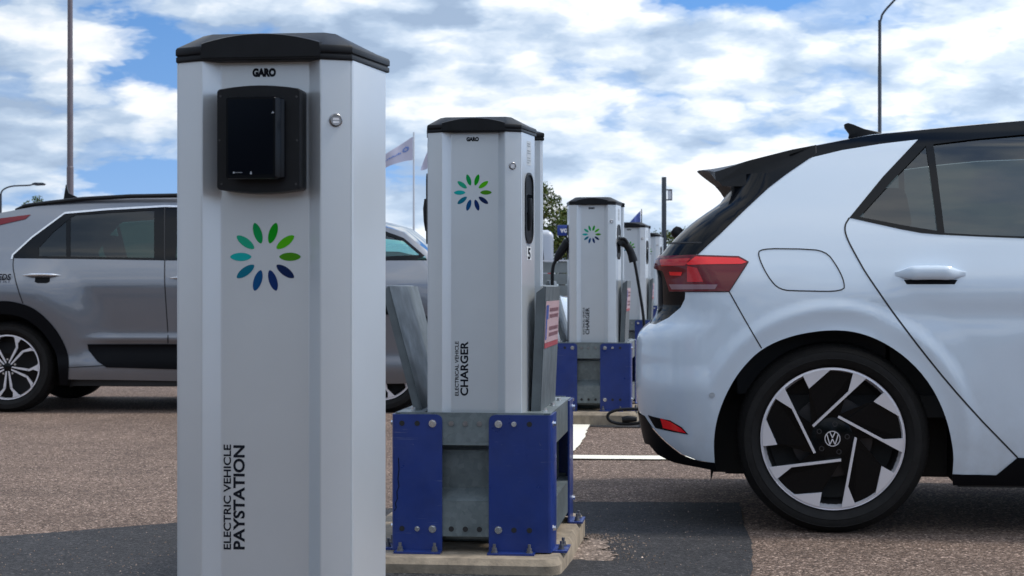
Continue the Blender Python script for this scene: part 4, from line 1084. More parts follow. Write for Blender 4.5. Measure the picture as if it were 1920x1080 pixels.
mb = MB(); fin = [ray_local(px, py, ORG_W, 0.875, YW) for px, py in ((1590, 262), (1592, 254), (1583, 242), (1582, 236), (1590, 233), (1600, 236), (1620, 245), (1652, 252), (1652, 262))]
mb.loft([[(x_, 0.875 + s_ * w_ * (0.3 if z_ > fin[2][1] else 1), z_ + 0.006) for x_, z_ in fin] for s_, w_ in ((-1, 0.022), (1, 0.022))]); mb.build('antenna_fin', 'black', car, bevel=0.004)
# doors
sillz = zs_ - 0.0
rd_ = door_s + [(1.0, door_s[-1][1] - 0.02)] + [(1.0, zb)] + [b for b in belt[::-1] if b[0] < 0.99]
S_.panel('door', rd_[:-1], 'paint_white', car, raw=True, h=0.018, sides='each')
fd = [(1.005, door_s[-1][1] - 0.02), (2.15, door_s[-1][1] - 0.02), (2.12, 0.6), (2.2, 0.8), (2.2, zb)] + [b for b in belt[::-1] if 1.0 < b[0] < 2.1] + [(1.005, zb)]
S_.panel('door', fd, 'paint_white', car, raw=True, h=0.045, sides='each')
S_.seam([(1.0, door_s[-1][1] - 0.02), (1.0, zb)], car, 0.006, raw=True)
af = arch_pts(2.77, AC[1], 0.43, 190, -12, 20)
hood = [(2.66, zb + 0.02), (3.0, 1.0), (3.25, 0.93), (3.38, 0.86)]
S_.panel('front_wing', [(2.155, door_s[-1][1] - 0.02)] + af + [(3.35, 0.24), (S_.fc(0.24), 0.24), (S_.fc(0.8), 0.80)] + hood[::-1] + [(2.2, zb), (2.2, 0.8), (2.125, 0.6)], 'paint_white', car, raw=True, h=0.05)
bridge(S_, hood, 'paint_white', car, 'bonnet', 0.05)
# sills
S_.panel('sill', [arch_s[-1], sill_l[-1], door_s[-1], (1.0, door_s[-1][1] - 0.02), (2.155, door_s[-1][1] - 0.02), af[0], (2.35, 0.19), (0.43, 0.185)], 'clad', car, raw=True, h=0.04, off=0.006)
# underbody
mb = MB(); mb.box(-0.40, 3.3, 0.40, 1.35, 0.17, 0.5); mb.build('underbody', 'black_soft', car)
mb = MB(); mb.box(0.45, 2.3, 0.03, 1.72, 0.175, 0.34); mb.build('floor_pan', 'black_soft', car)
wheel_well(car, 0.0, AC[1], 0.445, 1.75); wheel_well(car, 2.77, AC[1], 0.445, 1.75)
def lip(sk, pts, parent):
    for sd_ in (1, -1):
        vs = []; mb = MB()
        for t, z in pts:
            q = sk.p(t, z)
            for d in (0.0, 0.03): vs.append((q.x, (q.y + d) if sd_ > 0 else sk.W - q.y - d, q.z))
        mb.add(vs, [(2 * i, 2 * i + 1, 2 * i + 3, 2 * i + 2) for i in range(len(pts) - 1)])
        mb.build('arch_lip', 'clad', parent, fix=False)
lip(S_, arch_s[3:-2], car)
# handle
def handle(sk, parent, px0, px1, pyt, pyb, paint, bulge=0.035):
    t0, z1 = sk.tz(px0, pyt); t1, z0 = sk.tz(px1, pyb); n_ = 20; rings = []
    for k in range(n_ + 1):
        u = k / n_; t = t0 + (t1 - t0) * u; e = 0.02 + 0.98 * smooth01(0, 0.28, min(u, 1 - u))
        zc_ = (z0 + z1) / 2 + 0.006 * (1 - (2 * u - 1) ** 2); q = sk.p(t, zc_); hh = (z1 - z0) / 2 * (0.30 + 0.58 * e)
        rings.append([(q.x, q.y - bulge * e * max(0.0, math.cos(a_)) ** 0.35 * (1 if math.cos(a_) > 0 else 0) - 0.001, zc_ + hh * math.sin(a_)) for a_ in [math.pi * (j / 8 - 0.5) for j in range(9)]] + [(q.x, q.y + 0.004, zc_ - hh * 0.8 * (1 - 2 * j / 2)) for j in (2, 0)])
    mb = MB(); mb.loft(rings); h_ = mb.build('door_handle', paint, parent, smooth=True)
    return h_
handle(S_, car, 1678, 1811, 499, 530, 'paint_white')
tt0, zz0 = T_(1700, 531); tt1, zz1 = T_(1790, 527)
S_.panel('handle_recess', [(tt0, zz0 - 0.004), (tt1, zz0 - 0.004), (tt1 + 0.01, zz0 + 0.012), (tt0 - 0.01, zz0 + 0.012)], 'clad', car, raw=True, off=0.0008, sides='near')
# reflector, sensor
S_.panel('reflector_surround', TZ([(1215, 778), (1229, 802), (1291, 814.5), (1279, 801), (1257, 788)]), 'clad', car, raw=True, h=0.02, off=0.0015, sides='each')
S_.panel('rear_reflector', TZ([(1239, 784), (1244, 802), (1287, 812), (1277, 802), (1257, 790)]), 'red_bright', car, raw=True, h=0.02, off=0.003, sides='each')
for (px, py) in ((1335, 741),):
    t, z = T_(px, py); q = S_.p(t, z); n_ = S_.nrm(t, z)
    mb = MB(); mb.lathe(q, n_, [(0.011, 0.0), (0.0105, 0.0022), (0.0085, 0.0022), (0.0083, 0.0006), (0.0062, 0.0006), (0.006, 0.002), (0.0001, 0.002)], 24); mb.build('parking_sensor', mat('sensor_paint', (0.42, 0.46, 0.5), 0.4), car, smooth=True)
# rear wiper pivot
x_, z_ = ray_local(1273, 437, ORG_W, 0.82, YW)
mb = MB(); mb.lathe((x_ - 0.005, 0.82, z_), (-0.75, 0, 0.65), [(0.0001, 0.028), (0.018, 0.024), (0.026, 0.008), (0.026, -0.05)], 18); mb.build('wiper', 'black', car, smooth=True)
# cabin: seats and far lining
for sx in (0.35, 1.35):
    for y0 in ((0.18, 1.02) if sx > 1 else (0.16, 0.62, 1.08)):
        w_ = 0.5 if sx > 1 else 0.42
        mb = MB(); prof = round_poly([(sx - 0.12, 0.5), (sx + 0.10, 0.5), (sx - 0.05, 1.12), (sx - 0.17, 1.12)], 0.05, 4)
        mb.prism(prof, lambda p, l: (p[0], l, p[1]), y0, y0 + w_); st_ = mb.build('seat', 'seat', car, smooth=True)
        mb = MB(); prof = round_poly([(sx - 0.14, 1.12), (sx - 0.04, 1.12), (sx - 0.07, 1.28), (sx - 0.17, 1.28)], 0.04, 4)
        mb.prism(prof, lambda p, l: (p[0], l, p[1]), y0 + w_ / 2 - 0.12, y0 + w_ / 2 + 0.12); mb.build('headrest', 'seat', st_, smooth=True)
mb = MB(); mb.box(-0.3, 2.5, 0.12, 1.63, 0.42, 0.50); mb.build('cabin_floor', 'seat', car)
mb = MB(); mb.box(-0.35, 0.2, 0.15, 1.6, 0.5, 0.98); mb.build('boot_floor', 'seat', car)
S_.panel('cabin_lining', [(p[0] , p[1]) for p in roof_low[:-1][::-1]] + pil_r[:4][::-1] + [(pil_r[0][0], 1.0), (trim_o[-1][0], 1.0)] + trim_o[::-1], 'seat', car, raw=True, h=0.05, off=-0.03)
# wheels
def put_wheels(car_, xs, zc_, r, rr, W_, rimf):
    for x_ in xs:
        h_ = tyre(car_, (x_, 0.0, zc_), r, rr, 0.215); rimf(h_, rr - 0.004)
        h2 = copy_tree(h_, car_); h2.location = (x_, W_, zc_); h2.rotation_euler = (0, 0, math.pi)
put_wheels(car, (0.0, 2.77), 0.347, 0.352, 0.266, 1.75, rim_turbine)

# ---- grey crossover ---------------------------------------------------------------------
ORG_K = (-3.655, 12.36, 0.0); YK = R(-1.0)
tumK = spline([(0.05, 0.10), (0.2, 0.05), (0.33, 0.02), (0.42, 0.03), (0.55, 0.022), (0.75, 0.004), (0.92, -0.004), (1.0, 0.012), (1.12, 0.055), (1.3, 0.14), (1.45, 0.215), (1.55, 0.27), (1.7, 0.38)])
def yK(t, z):
    y = -0.03 + tumK(z)
    for cx in (0.0, 2.72):
        r = math.hypot(t - cx, z - 0.33)
        if r < 0.85 and z > 0.1: y -= 0.040 * (1 - smooth01(0.50, 0.85, r))
    y += 0.016 * math.exp(-((z - 0.47) / 0.04) ** 2) * smooth01(0.5, 0.8, t) * (1 - smooth01(2.0, 2.25, t))
    y -= 0.014 * math.exp(-((z - 0.53) / 0.03) ** 2) * smooth01(0.5, 0.8, t) * (1 - smooth01(2.0, 2.25, t))
    return y
skK = Skin(ORG_K, YK, spline([(0.1, -0.70), (0.5, -0.80), (0.8, -0.80), (1.0, -0.74), (1.2, -0.66), (1.45, -0.45), (1.6, -0.3)]), lambda z: 0.28, lambda z: 0.28,
           spline([(0.1, 3.45), (0.4, 3.56), (0.7, 3.58), (0.9, 3.5), (1.1, 3.35)]), 0.4, 0.45, yK, 1.78)
kia = thing('parked_car', ORG_K, YK, 'grey crossover with black wheel-arch cladding, parked behind the pay station', 'car')
S_ = skK; T_ = S_.tz
K_roof = TZ([(33, 393), (89, 383), (155, 375.5), (244, 370.5), (331, 369.5)])
K_roof = [(-0.42, 1.39)] + K_roof + [(1.9, K_roof[-1][1] - 0.03)] + TZ([(724, 426), (757, 435), (800, 469)]) + [(3.12, 1.06)]
K_roofs = K_roof
K_low = TZ([(0, 420), (60, 406), (121, 400), (200, 393), (309, 387)])
zk = K_low[-1][1]
K_win_t = K_low[2:] + [(1.7, zk - 0.012), (2.2, 1.36)] + TZ([(724, 434), (757, 446), (797, 480)])
K_belt = TZ([(25.5, 484.5), (160, 486), (309, 488.5)]); zkb = K_belt[-1][1]
K_belt += [(2.0, zkb - 0.005), (2.9, zkb - 0.01)]
winL = TZ([(24, 478), (60, 445), (121, 400)])
S_.panel('roof_side', [winL[-1]] + K_win_t[1:] + [(3.05, zkb)] + K_roof[::-1] + [(-0.5, 1.25), T_(20, 412)], 'paint_grey', kia, raw=True, h=0.045)
glK = [TZ([(139, 403), (100, 435), (73, 464), (73, 480), (124, 481), (124, 416)]),
       TZ([(132, 408), (132, 481), (289, 483.5), (289, 394), (200, 399), (142, 403)])]
glF = [(1.22, zk - 0.02), (1.22, zkb + 0.02), (2.40, zkb + 0.018), (2.30, 1.33), (1.75, zk - 0.05)]
glQ = [(2.36, 1.33)] + TZ([(724, 441), (757, 453), (786, 478)]) + [(2.46, zkb + 0.018)]
S_.panel('window_trim', winL[:1] + K_belt[:-1] + [(2.95, zkb)] + K_win_t[::-1] + [winL[1]], 'black_gloss', kia, raw=True, h=0.05, holes=glK + [glF, glQ], off=0.0)
S_.panel('quarter_window', glQ, M.setdefault('glass_pale', glass('pale_glass', (0.45, 0.72, 0.70))), kia, raw=True, h=0.05, off=-0.004)
for g_ in glK + [glF]: S_.panel('side_window', g_, 'glass', kia, raw=True, h=0.06, off=-0.004, sides='each')
archK = smoothline([(T_(111, 699)[0], 0.20)] + TZ([(110, 684), (104, 656), (80, 620), (48, 595), (0, 586)]) + [(-0.25, T_(0, 586)[1] - 0.065), (-0.40, 0.42), (-0.44, 0.22)], 2)
cladK = smoothline([(T_(126, 699)[0], 0.20)] + TZ([(130, 684), (125, 653), (104, 615), (72, 583), (43, 569), (0, 562)]) + [(-0.32, T_(0, 562)[1] - 0.07), (-0.50, 0.42), (-0.53, 0.22)], 2)
S_.panel('arch_cladding', cladK + archK[::-1], 'clad', kia, raw=True, h=0.04, off=0.010)
mfr = lambda pts: [(2.72 - p[0], p[1]) for p in pts][::-1]
S_.panel('arch_cladding', mfr(cladK) + mfr(archK)[::-1], 'clad', kia, raw=True, h=0.04, off=0.010)
ds = smoothline(TZ([(25.5, 484.5), (24, 500), (28, 520), (37, 552), (43, 569)]), 2)
sill_t = TZ([(130, 685), (193, 685.5), (332, 694)]); zsl = sill_t[-1][1]
sill_b = TZ([(111, 711), (331, 719)]); zsb = sill_b[-1][1]
icl = min(range(len(cladK)), key=lambda i: (Vector(cladK[i]) - Vector(ds[-1])).length)
i0 = min(range(len(cladK)), key=lambda i: (Vector(cladK[i]) - Vector(sill_t[0])).length)
fcl = mfr(cladK); j0 = min(range(len(fcl)), key=lambda i: (Vector(fcl[i]) - Vector((2.72 - cladK[i0][0], cladK[i0][1]))).length)
door_k = [ds[0]] + ds[1:-1] + cladK[i0:icl + 1][::-1] + sill_t[1:] + [(1.155, zsl)]
dm = TZ([(309, 488.5), (309.5, 540), (315, 631), (313, 684)])
S_.panel('door', ds[:-1] + cladK[i0:icl + 1][::-1] + [sill_t[1], (dm[-1][0], sill_t[1][1] * 0.4 + zsl * 0.6)] + dm[::-1] + [K_belt[1]], 'paint_grey', kia, raw=True, h=0.04, sides='each')
S_.panel('door', dm + [(dm[-1][0], sill_t[1][1] * 0.4 + zsl * 0.6), (fcl[j0][0], zsl)] + fcl[j0:j0 + 1] + [(2.15, 0.75), (2.18, zkb - 0.004), (2.0, zkb - 0.005)], 'paint_grey', kia, raw=True, h=0.05, sides='each')
S_.panel('sill', [cladK[i0], sill_t[1], (fcl[j0][0], zsl), (fcl[j0][0], zsb), (sill_b[0][0], sill_b[0][1])], 'paint_grey', kia, raw=True, h=0.05)
S_.panel('quarter_panel', [winL[0]] + ds + cladK[icl:] + [(S_.rc(0.22), 0.22), (S_.rc(1.05), 1.05), (S_.rc(1.24), 1.24), (-0.5, 1.25), T_(20, 412)] + winL[::-1][:-1], 'paint_grey', kia, raw=True, h=0.045)
S_.panel('front_wing', [(2.15, 0.75)] + fcl[j0:] [::-1][::-1] + [(3.2, 0.22), (S_.fc(0.22), 0.22), (S_.fc(0.95), 0.95), (3.3, 0.98), (3.12, 1.06), (3.05, zkb), (2.95, zkb), (2.18, zkb - 0.004)], 'paint_grey', kia, raw=True, h=0.06)
S_.panel('door_insert', TZ([(164, 645), (308, 645), (308, 691.5), (200, 689), (182, 679), (166, 657)]) if False else TZ([(164, 645), (240, 644.5), (332, 644.5)]) + [(2.1, T_(332, 644.5)[1]), (2.0, zsl + 0.004)] + TZ([(332, 692.5), (200, 689), (183, 678), (166, 657)]), 'clad', kia, raw=True, h=0.05, off=0.006)
S_.seam(ds, kia, 0.008, raw=True); S_.seam(dm, kia, 0.008, raw=True); S_.seam([dm[0], T_(309, 389)], kia, 0.008, raw=True, off=0.004)
S_.seam([cladK[i0], sill_t[1], (dm[-1][0], sill_t[1][1] * 0.4 + zsl * 0.6), (fcl[j0][0], zsl)], kia, 0.006, raw=True)
S_.seam(K_win_t[:5], kia, 0.014, 'chrome', raw=True, off=0.006, name='chrome_strip')
S_.seam([T_(121, 400), winL[1], winL[0], T_(22, 486)], kia, 0.012, 'chrome', raw=True, off=0.004, name='chrome_strip')
bridge(S_, [(-0.42, 1.39)] + K_roof[1:6] + [(1.9, K_roof[5][1] - 0.03)], 'paint_grey', kia, 'roof', 0.03)
bridge(S_, K_roof[1:6] + [(1.9, K_roof[5][1] - 0.03)], 'seat', kia, 'headliner', 0.0, off=-0.04)
bridge(S_, [(1.9, K_roof[5][1] - 0.03)] + K_roof[-4:], 'glass', kia, 'windscreen', 0.05)
bridge(S_, [(3.12, 1.06), (3.3, 0.98), (3.42, 0.95)], 'paint_grey', kia, 'bonnet', 0.06)
S_.panel('rear_window', [(S_.rc(1.24), 1.24), (-0.5, 1.25), (-0.42, 1.39), (S_.rc(1.42), 1.42)], 'black_gloss', kia, raw=True, h=0.06)
def rail(y):
    pts = [ray_local(px, py, ORG_K, y, YK) for px, py in ((30, 394), (48, 385), (89, 379.5), (155, 372), (244, 367), (331, 365.5))]
    pts += [(1.7, pts[-1][1] - 0.008), (1.95, pts[-1][1] - 0.05), (2.02, pts[-1][1] - 0.09)]
    return pts
for yy in (0.22, 1.56):
    mb = MB(); mb.tube([(a_, yy, b_ - 0.004) for a_, b_ in rail(0.22)], 0.016, 8); mb.build('roof_rail', 'black', kia, smooth=True)
mb = MB(); fin = [ray_local(px, py, ORG_K, 0.8, YK) for px, py in ((119, 378), (124, 346), (129, 362), (150, 372), (150, 380))]
mb.prism(fin, lambda p, l: (p[0], l, p[1]), 0.79, 0.82); mb.build('antenna_fin', 'black', kia)
tlp = TZ([(0, 410), (58, 402.5), (48, 411), (0, 422)]); S_.panel('tail_lamp', [(-0.35, tlp[0][1] - 0.03)] + tlp + [(-0.35, tlp[3][1] - 0.05)], 'red_dark', kia, raw=True, h=0.04, off=0.004, sides='each')
handle(S_, kia, 43, 114, 513, 520, 'chrome', 0.03); handle(S_, kia, 319, 392, 518, 525, 'chrome', 0.03)
for x0_, x1_, y_ in ((66, 93, 520), (342, 370, 525)):
    a_, b_ = T_(x0_, y_), T_(x1_, y_ + 11)
    S_.panel('handle_recess', [(a_[0], b_[1] + 0.01), (a_[0] + 0.02, b_[1]), (b_[0] - 0.02, b_[1]), (b_[0], b_[1] + 0.01), (b_[0], a_[1]), (a_[0], a_[1])], 'clad', kia, raw=True, h=0.03, off=0.001, sides='near')
q0 = S_.p(*T_(1, 525)); 
x0_, z0_ = ray_local(-4, 525, ORG_K, q0.y - 0.004, YK); x1_, z1_ = ray_local(21, 513.5, ORG_K, q0.y - 0.004, YK)
lettering('EDS', (x0_, q0.y - 0.006, z0_), (1, 0, 0), (0, 0, 1), x1_ - x0_, z1_ - z0_, 'ink', kia, 0.03, shear=0.25)
x0_, z0_ = ray_local(-1, 535, ORG_K, q0.y - 0.004, YK); x1_, z1_ = ray_local(18, 526.5, ORG_K, q0.y - 0.004, YK)
lettering('UN', (x0_, q0.y - 0.006, z0_), (1, 0, 0), (0, 0, 1), x1_ - x0_, z1_ - z0_, M.setdefault('ink2', mat('grey_blue_print', (0.06, 0.07, 0.10), 0.5)), kia, 0.0, shear=0.3)
wheel_well(kia, 0.0, 0.33, 0.45, 1.78); wheel_well(kia, 2.72, 0.33, 0.45, 1.78)
mb = MB(); mb.box(-0.5, 3.3, 0.40, 1.38, 0.17, 0.5); mb.build('underbody', 'black_soft', kia)
mb = MB(); mb.box(0.45, 2.25, 0.04, 1.74, 0.19, 0.3); mb.build('floor_pan', 'black_soft', kia)
for sx in (0.55, 1.55):
    for y0 in (0.2, 1.02):
        mb = MB()
        mb.prism(round_poly([(sx - 0.12, 0.5), (sx + 0.10, 0.5), (sx - 0.05, 1.12), (sx - 0.17, 1.12)], 0.05, 4), lambda p, l: (p[0], l, p[1]), y0, y0 + 0.52); st_ = mb.build('seat', 'seat', kia, smooth=True); mb = MB()
        mb.prism(round_poly([(sx - 0.14, 1.14), (sx - 0.04, 1.14), (sx - 0.07, 1.32), (sx - 0.17, 1.32)], 0.04, 4), lambda p, l: (p[0], l, p[1]), y0 + 0.14, y0 + 0.38); mb.build('headrest', 'seat', st_, smooth=True)
mb = MB(); mb.box(-0.45, 2.8, 0.12, 1.66, 0.42, 0.5); mb.build('cabin_floor', 'seat', kia)
mb = MB(); mb.box(2.55, 3.0, 0.15, 1.62, 0.5, 1.0); mb.build('dashboard', 'seat', kia)
put_wheels(kia, (0.0, 2.72), 0.327, 0.332, 0.240, 1.78, rim_star)

# ---- background vehicles -----------------------------------------------------------------
def simple_car(org, yaw, paint, label, hh=1.45, L=4.1):
    sc = hh / 1.45
    sk = Skin(org, yaw, spline([(0.1, -0.62), (0.5, -0.72), (0.9, -0.66), (1.1, -0.52), (1.4, -0.2)]), lambda z: 0.25, lambda z: 0.25,
              spline([(0.1, 3.2), (0.5, 3.33), (0.8, 3.25), (1.0, 3.1)]), 0.45, 0.5, lambda t, z: -0.03 + tumK(min(z, 1.6) / sc), 1.72)
    t = thing('parked_car', org, yaw, label, 'car')
    A = arch_pts(0, 0.33, 0.40, 190, -10, 14); B = arch_pts(2.5, 0.33, 0.40, 190, -10, 14)
    zb_ = 0.97 * sc
    sk.panel('body', [(sk.rc(0.25), 0.25), (-0.42, 0.22)] + A + [(0.5, 0.2), (2.0, 0.2)] + B + [(3.0, 0.24), (sk.fc(0.25), 0.25), (sk.fc(0.72), 0.72), (2.95, 0.82), (2.3, zb_), (-0.3, zb_ + 0.03), (sk.rc(1.0), 1.0)], paint, t, raw=True, h=0.08)
    roof = [(-0.35, 1.18 * sc), (-0.1, 1.38 * sc), (0.5, 1.45 * sc), (1.2, 1.44 * sc), (1.6, 1.36 * sc), (2.35, zb_ + 0.0)]
    win = [(-0.12, zb_ + 0.05), (0.12, 1.31 * sc), (0.55, 1.37 * sc), (1.2, 1.36 * sc), (1.55, 1.28 * sc), (2.1, zb_ + 0.03)]
    sk.panel('greenhouse', [(-0.3, zb_ + 0.03), (2.3, zb_)] + roof[::-1], paint, t, raw=True, h=0.08, holes=[win])
    sk.panel('side_window', win, 'glass', t, raw=True, h=0.1, off=-0.004, sides='each')
    bridge(sk, roof[:5], paint, t, 'roof', 0.03); bridge(sk, roof[4:], 'glass', t, 'windscreen', 0.04)
    bridge(sk, [(2.33, zb_), (2.7, 0.90), (2.95, 0.82), (3.05, 0.76)], paint, t, 'bonnet', 0.05)
    sk.panel('rear_window', [(sk.rc(1.0), 1.0), (-0.3, zb_ + 0.03), (-0.35, 1.18 * sc), (-0.1, 1.38 * sc), (sk.rc(1.38 * sc), 1.38 * sc)], 'black_gloss', t, raw=True, h=0.1)
    sk.panel('tail_lamp', [(-0.66, 0.82), (-0.66, 0.96), (-0.42, 0.96), (-0.46, 0.82)], 'red', t, raw=True, off=0.004, sides='each')
    mb = MB(); mb.box(-0.4, 3.0, 0.2, 1.5, 0.18, 0.6); mb.build('underbody', 'black_soft', t)
    wheel_well(t, 0.0, 0.33, 0.41, 1.72); wheel_well(t, 2.5, 0.33, 0.41, 1.72)
    put_wheels(t, (0.0, 2.5), 0.315, 0.318, 0.22, 1.72, rim_star)
    return t
simple_car((-2.55, 20.2, 0.0), R(-3), 'paint_white', 'white hatchback with sloping bonnet, half hidden between the two nearest charging posts', 1.42)
# tall van farther back
van = thing('parked_van', (1.46, 60.0, 0.0), R(90), 'tall pale van seen from behind, just past the edge of the nearest charging post', 'van')
mb = MB(); prof = round_poly([(0.04, 0.3), (0.0, 1.3), (0.22, 2.95), (5.0, 3.0), (5.6, 1.6), (5.7, 0.3)], 0.2, 6)
mb.loft([[(0.15 + (x_ - 0.15) * k_, y_, 0.4 + (z_ - 0.4) * k_) for x_, z_ in prof] for y_, k_ in ((0.0, 0.93), (0.06, 0.97), (0.2, 1.0), (2.2, 1.0), (2.34, 0.97), (2.4, 0.93))])
mb.build('body', mat('van_paint', (0.34, 0.38, 0.44), 0.35, coat=1.0), van, smooth=True)
mb = MB(); mb.add([(0.0, 0.3, 1.5), (0.0, 2.1, 1.5), (0.16, 2.0, 2.6), (0.16, 0.4, 2.6)], [(0, 1, 2, 3)]); mb.build('rear_window', 'black_gloss', van, fix=False)
for y_ in (0.06, 2.2):
    mb = MB(); mb.box(-0.02, 0.10, y_, y_ + 0.14, 0.9, 1.45); mb.build('tail_lamp', 'red', van)
for x_ in (0.9, 4.5):
    h_ = tyre(van, (x_, 0.02, 0.33), 0.335, 0.22, 0.2); rim_star(h_, 0.216)

# ------------------------------------------------------------------ charging cables on the second post
C2 = posts[0].location
def W2(x, y, z): return Vector((C2.x + x * CY_ + y * SY_, C2.y - x * SY_ + y * CY_, C2.z + z))
def catmull(P_, n=8):
    P_ = [Vector(p) for p in P_]; Q = [P_[0]] + P_ + [P_[-1]]; out = []
    for i in range(1, len(Q) - 2):
        for k in range(n):
            t = k / n; a_, b_, c_, d_ = Q[i - 1], Q[i], Q[i + 1], Q[i + 2]
            out.append(0.5 * ((2 * b_) + (c_ - a_) * t + (2 * a_ - 5 * b_ + 4 * c_ - d_) * t * t + (3 * b_ - a_ - 3 * c_ + d_) * t ** 3))
    return out + [P_[-1]]
def wp(px, py, y): return Vector(((px - CX) / FPX * y, y, CAMZ + (CY - py) / FPX * y))
base = wp(1164, 458, 10.85)
cab = thing('charging_cable', base, 0, 'black charging cable plugged into the right flank of the post beside the white car', 'charging cable', 'cables on the post')
def rel(pts, b): return [Vector(p) - b for p in pts]
y2 = 10.86
hnd = catmull([wp(1161, 458, y2), wp(1166, 454, y2), wp(1174, 459, y2), wp(1182, 471, y2), wp(1188, 491, y2)], 5)
n_ = len(hnd); mb = MB(); mb.tube(rel(hnd, base), [0.030 - 0.006 * math.sin(3 * i / n_) if i < n_ - 3 else 0.028 for i in range(n_)], 12); mb.build('plug', 'black', cab, smooth=True)
mb = MB(); mb.tube(rel(catmull([wp(1163, 448, y2 - 0.02), wp(1171, 448, y2 - 0.02), wp(1177, 456, y2 - 0.02)], 4), base), 0.010, 8); mb.build('latch', 'black', cab, smooth=True)
gz = 0.045
g_ = lambda px, py: wp(px, py, (CAMZ - gz) * FPX / (py - CY))
cpath = catmull([wp(1189, 488, y2), wp(1193, 508, y2), wp(1200, 550, y2), wp(1207, 600, y2), wp(1212, 680, y2 - 0.02), wp(1212, 760, y2 - 0.1), *[wp(a_, b_, 10.50) for a_, b_ in ((1208, 788), (1180, 795), (1150, 792), (1139, 782), (1147, 772), (1172, 767), (1200, 768), (1212, 776))]], 10)
mb = MB(); mb.tube(rel(cpath, base), 0.0095, 8); mb.build('cable', 'black', cab, smooth=True)
mb = MB(); mb.tube(rel([wp(1166, 787, 10.5), wp(1176, 786, 10.5), wp(1194, 786, 10.5)], base), [0.016, 0.021, 0.014], 10); mb.build('loose_plug', 'black', cab, smooth=True)
base = wp(1064, 456, 10.85)
cab2 = thing('charging_cable', base, 0, 'black charging cable hanging from the left flank of the post beside the white car', 'charging cable', 'cables on the post')
mb = MB(); mb.tube(rel(catmull([wp(1066, 452, 10.9), wp(1060, 460, 10.9), wp(1050, 474, 10.9), wp(1042, 489, 10.9)], 5), base), [0.026, 0.030, 0.032, 0.032, 0.030, 0.030, 0.028, 0.028, 0.027, 0.026, 0.026, 0.025, 0.024, 0.020, 0.018, 0.016], 12); mb.build('plug', 'black', cab2, smooth=True)
mb = MB(); mb.tube(rel(catmull([wp(1043, 487, 10.9), wp(1037, 500, 10.9), wp(1035.5, 530, 10.9), wp(1037, 600, 10.9), wp(1041, 650, 11.0), wp(1050, 760, 11.0)], 8), base), 0.011, 8); mb.build('cable', 'black', cab2, smooth=True)

# ------------------------------------------------------------------ poles, flags, signs
def pole(name, px, y, r, ztop, mt, label, cat, steps=(), bend=None, group=None):
    X = (px - CX) / FPX * y; t = thing(name, (X, y, 0), 0, label, cat, group); zs = [0.0] + list(steps) + [ztop]; rr = r
    path, rad = [], []
    for i, (a_, b_) in enumerate(zip(zs[:-1], zs[1:])):
        path += [(0, 0, a_), (0, 0, b_ - 0.01)]; rad += [rr, rr * 0.97]; rr *= 0.86
    mb = MB(); mb.tube(path, rad, 14); mb.build('pole', mt, t, smooth=True)
    if bend:
        mb = MB(); mb.tube(bend, r * 0.6, 10); mb.build('arm', mt, t, smooth=True)
        e = Vector(bend[-1]); d = (e - Vector(bend[-2])).normalized(); s_ = 1 if d.x > 0 else -1
        mb = MB(); prof = [(-0.05, -0.05), (0.15, -0.09), (0.55, -0.07), (0.62, 0.0), (0.5, 0.06), (0.1, 0.07), (-0.05, 0.04)]
        mb.prism(prof, lambda p, l: (e.x + s_ * p[0], e.y + l, e.z + p[1]), -0.13, 0.13); mb.build('lamp_head', mt, t, bevel=0.01)
    return t
pole('street_lamp', 131.5, 38, 0.078, 9.5, 'pole_grey', 'thick grey lamp post rising behind the grey crossover', 'street lamp', (3.6, 6.0), [(0, 0, 9.4), (0.0, 0, 10.2), (0.5, 0, 11), (1.6, 0, 11.3)])
pole('street_lamp', 1649.5, 56, 0.062, 9.7, 'pole_dark', 'dark lamp post with bent top, rising behind the white car roof', 'street lamp', (8.2,), catmull([(0, 0, 9.6), (0.05, 0, 9.75), (0.1, 0, 9.9), (0.35, 0, 10.2), (0.8, 0, 10.6), (1.6, 0, 10.8)], 4))
zz = CAMZ + (540 - 352) / 3200 * 90
pole('street_lamp', 1, 90, 0.07, zz - 0.3, 'pole_dark', 'small distant lamp with long curved arm, at the far left edge', 'street lamp', (), catmull([(0, 0, zz - 0.35), (0.15, 0, zz - 0.1), (0.6, 0, zz + 0.08), (1.5, 0, zz + 0.13), (1.75, 0, zz + 0.2)], 5))
# road sign pole
t = thing('sign_pole', (wp(1245, 540, 42).x, 42, 0), 0, 'dark square pole carrying a small plate, above the farthest charging posts', 'sign pole')
mb = MB(); mb.box(-0.055, 0.055, -0.055, 0.055, 0, CAMZ + 208 / 3200 * 42); mb.build('pole', 'pole_dark', t, bevel=0.01)
mb = MB(); z1 = CAMZ + 184 / 3200 * 42; z0 = CAMZ + 165 / 3200 * 42; mb.box(0.09, 0.19, -0.02, 0.0, z0, z1); mb.build('plate', 'pole_pale', t)
mb = MB()
for z_ in (z0, z1): mb.box(0.055, 0.2, -0.03, -0.02, z_ - 0.015, z_ + 0.015)
mb.box(0.185, 0.2, -0.03, -0.02, z0, z1); mb.build('bracket', 'pole_dark', t)
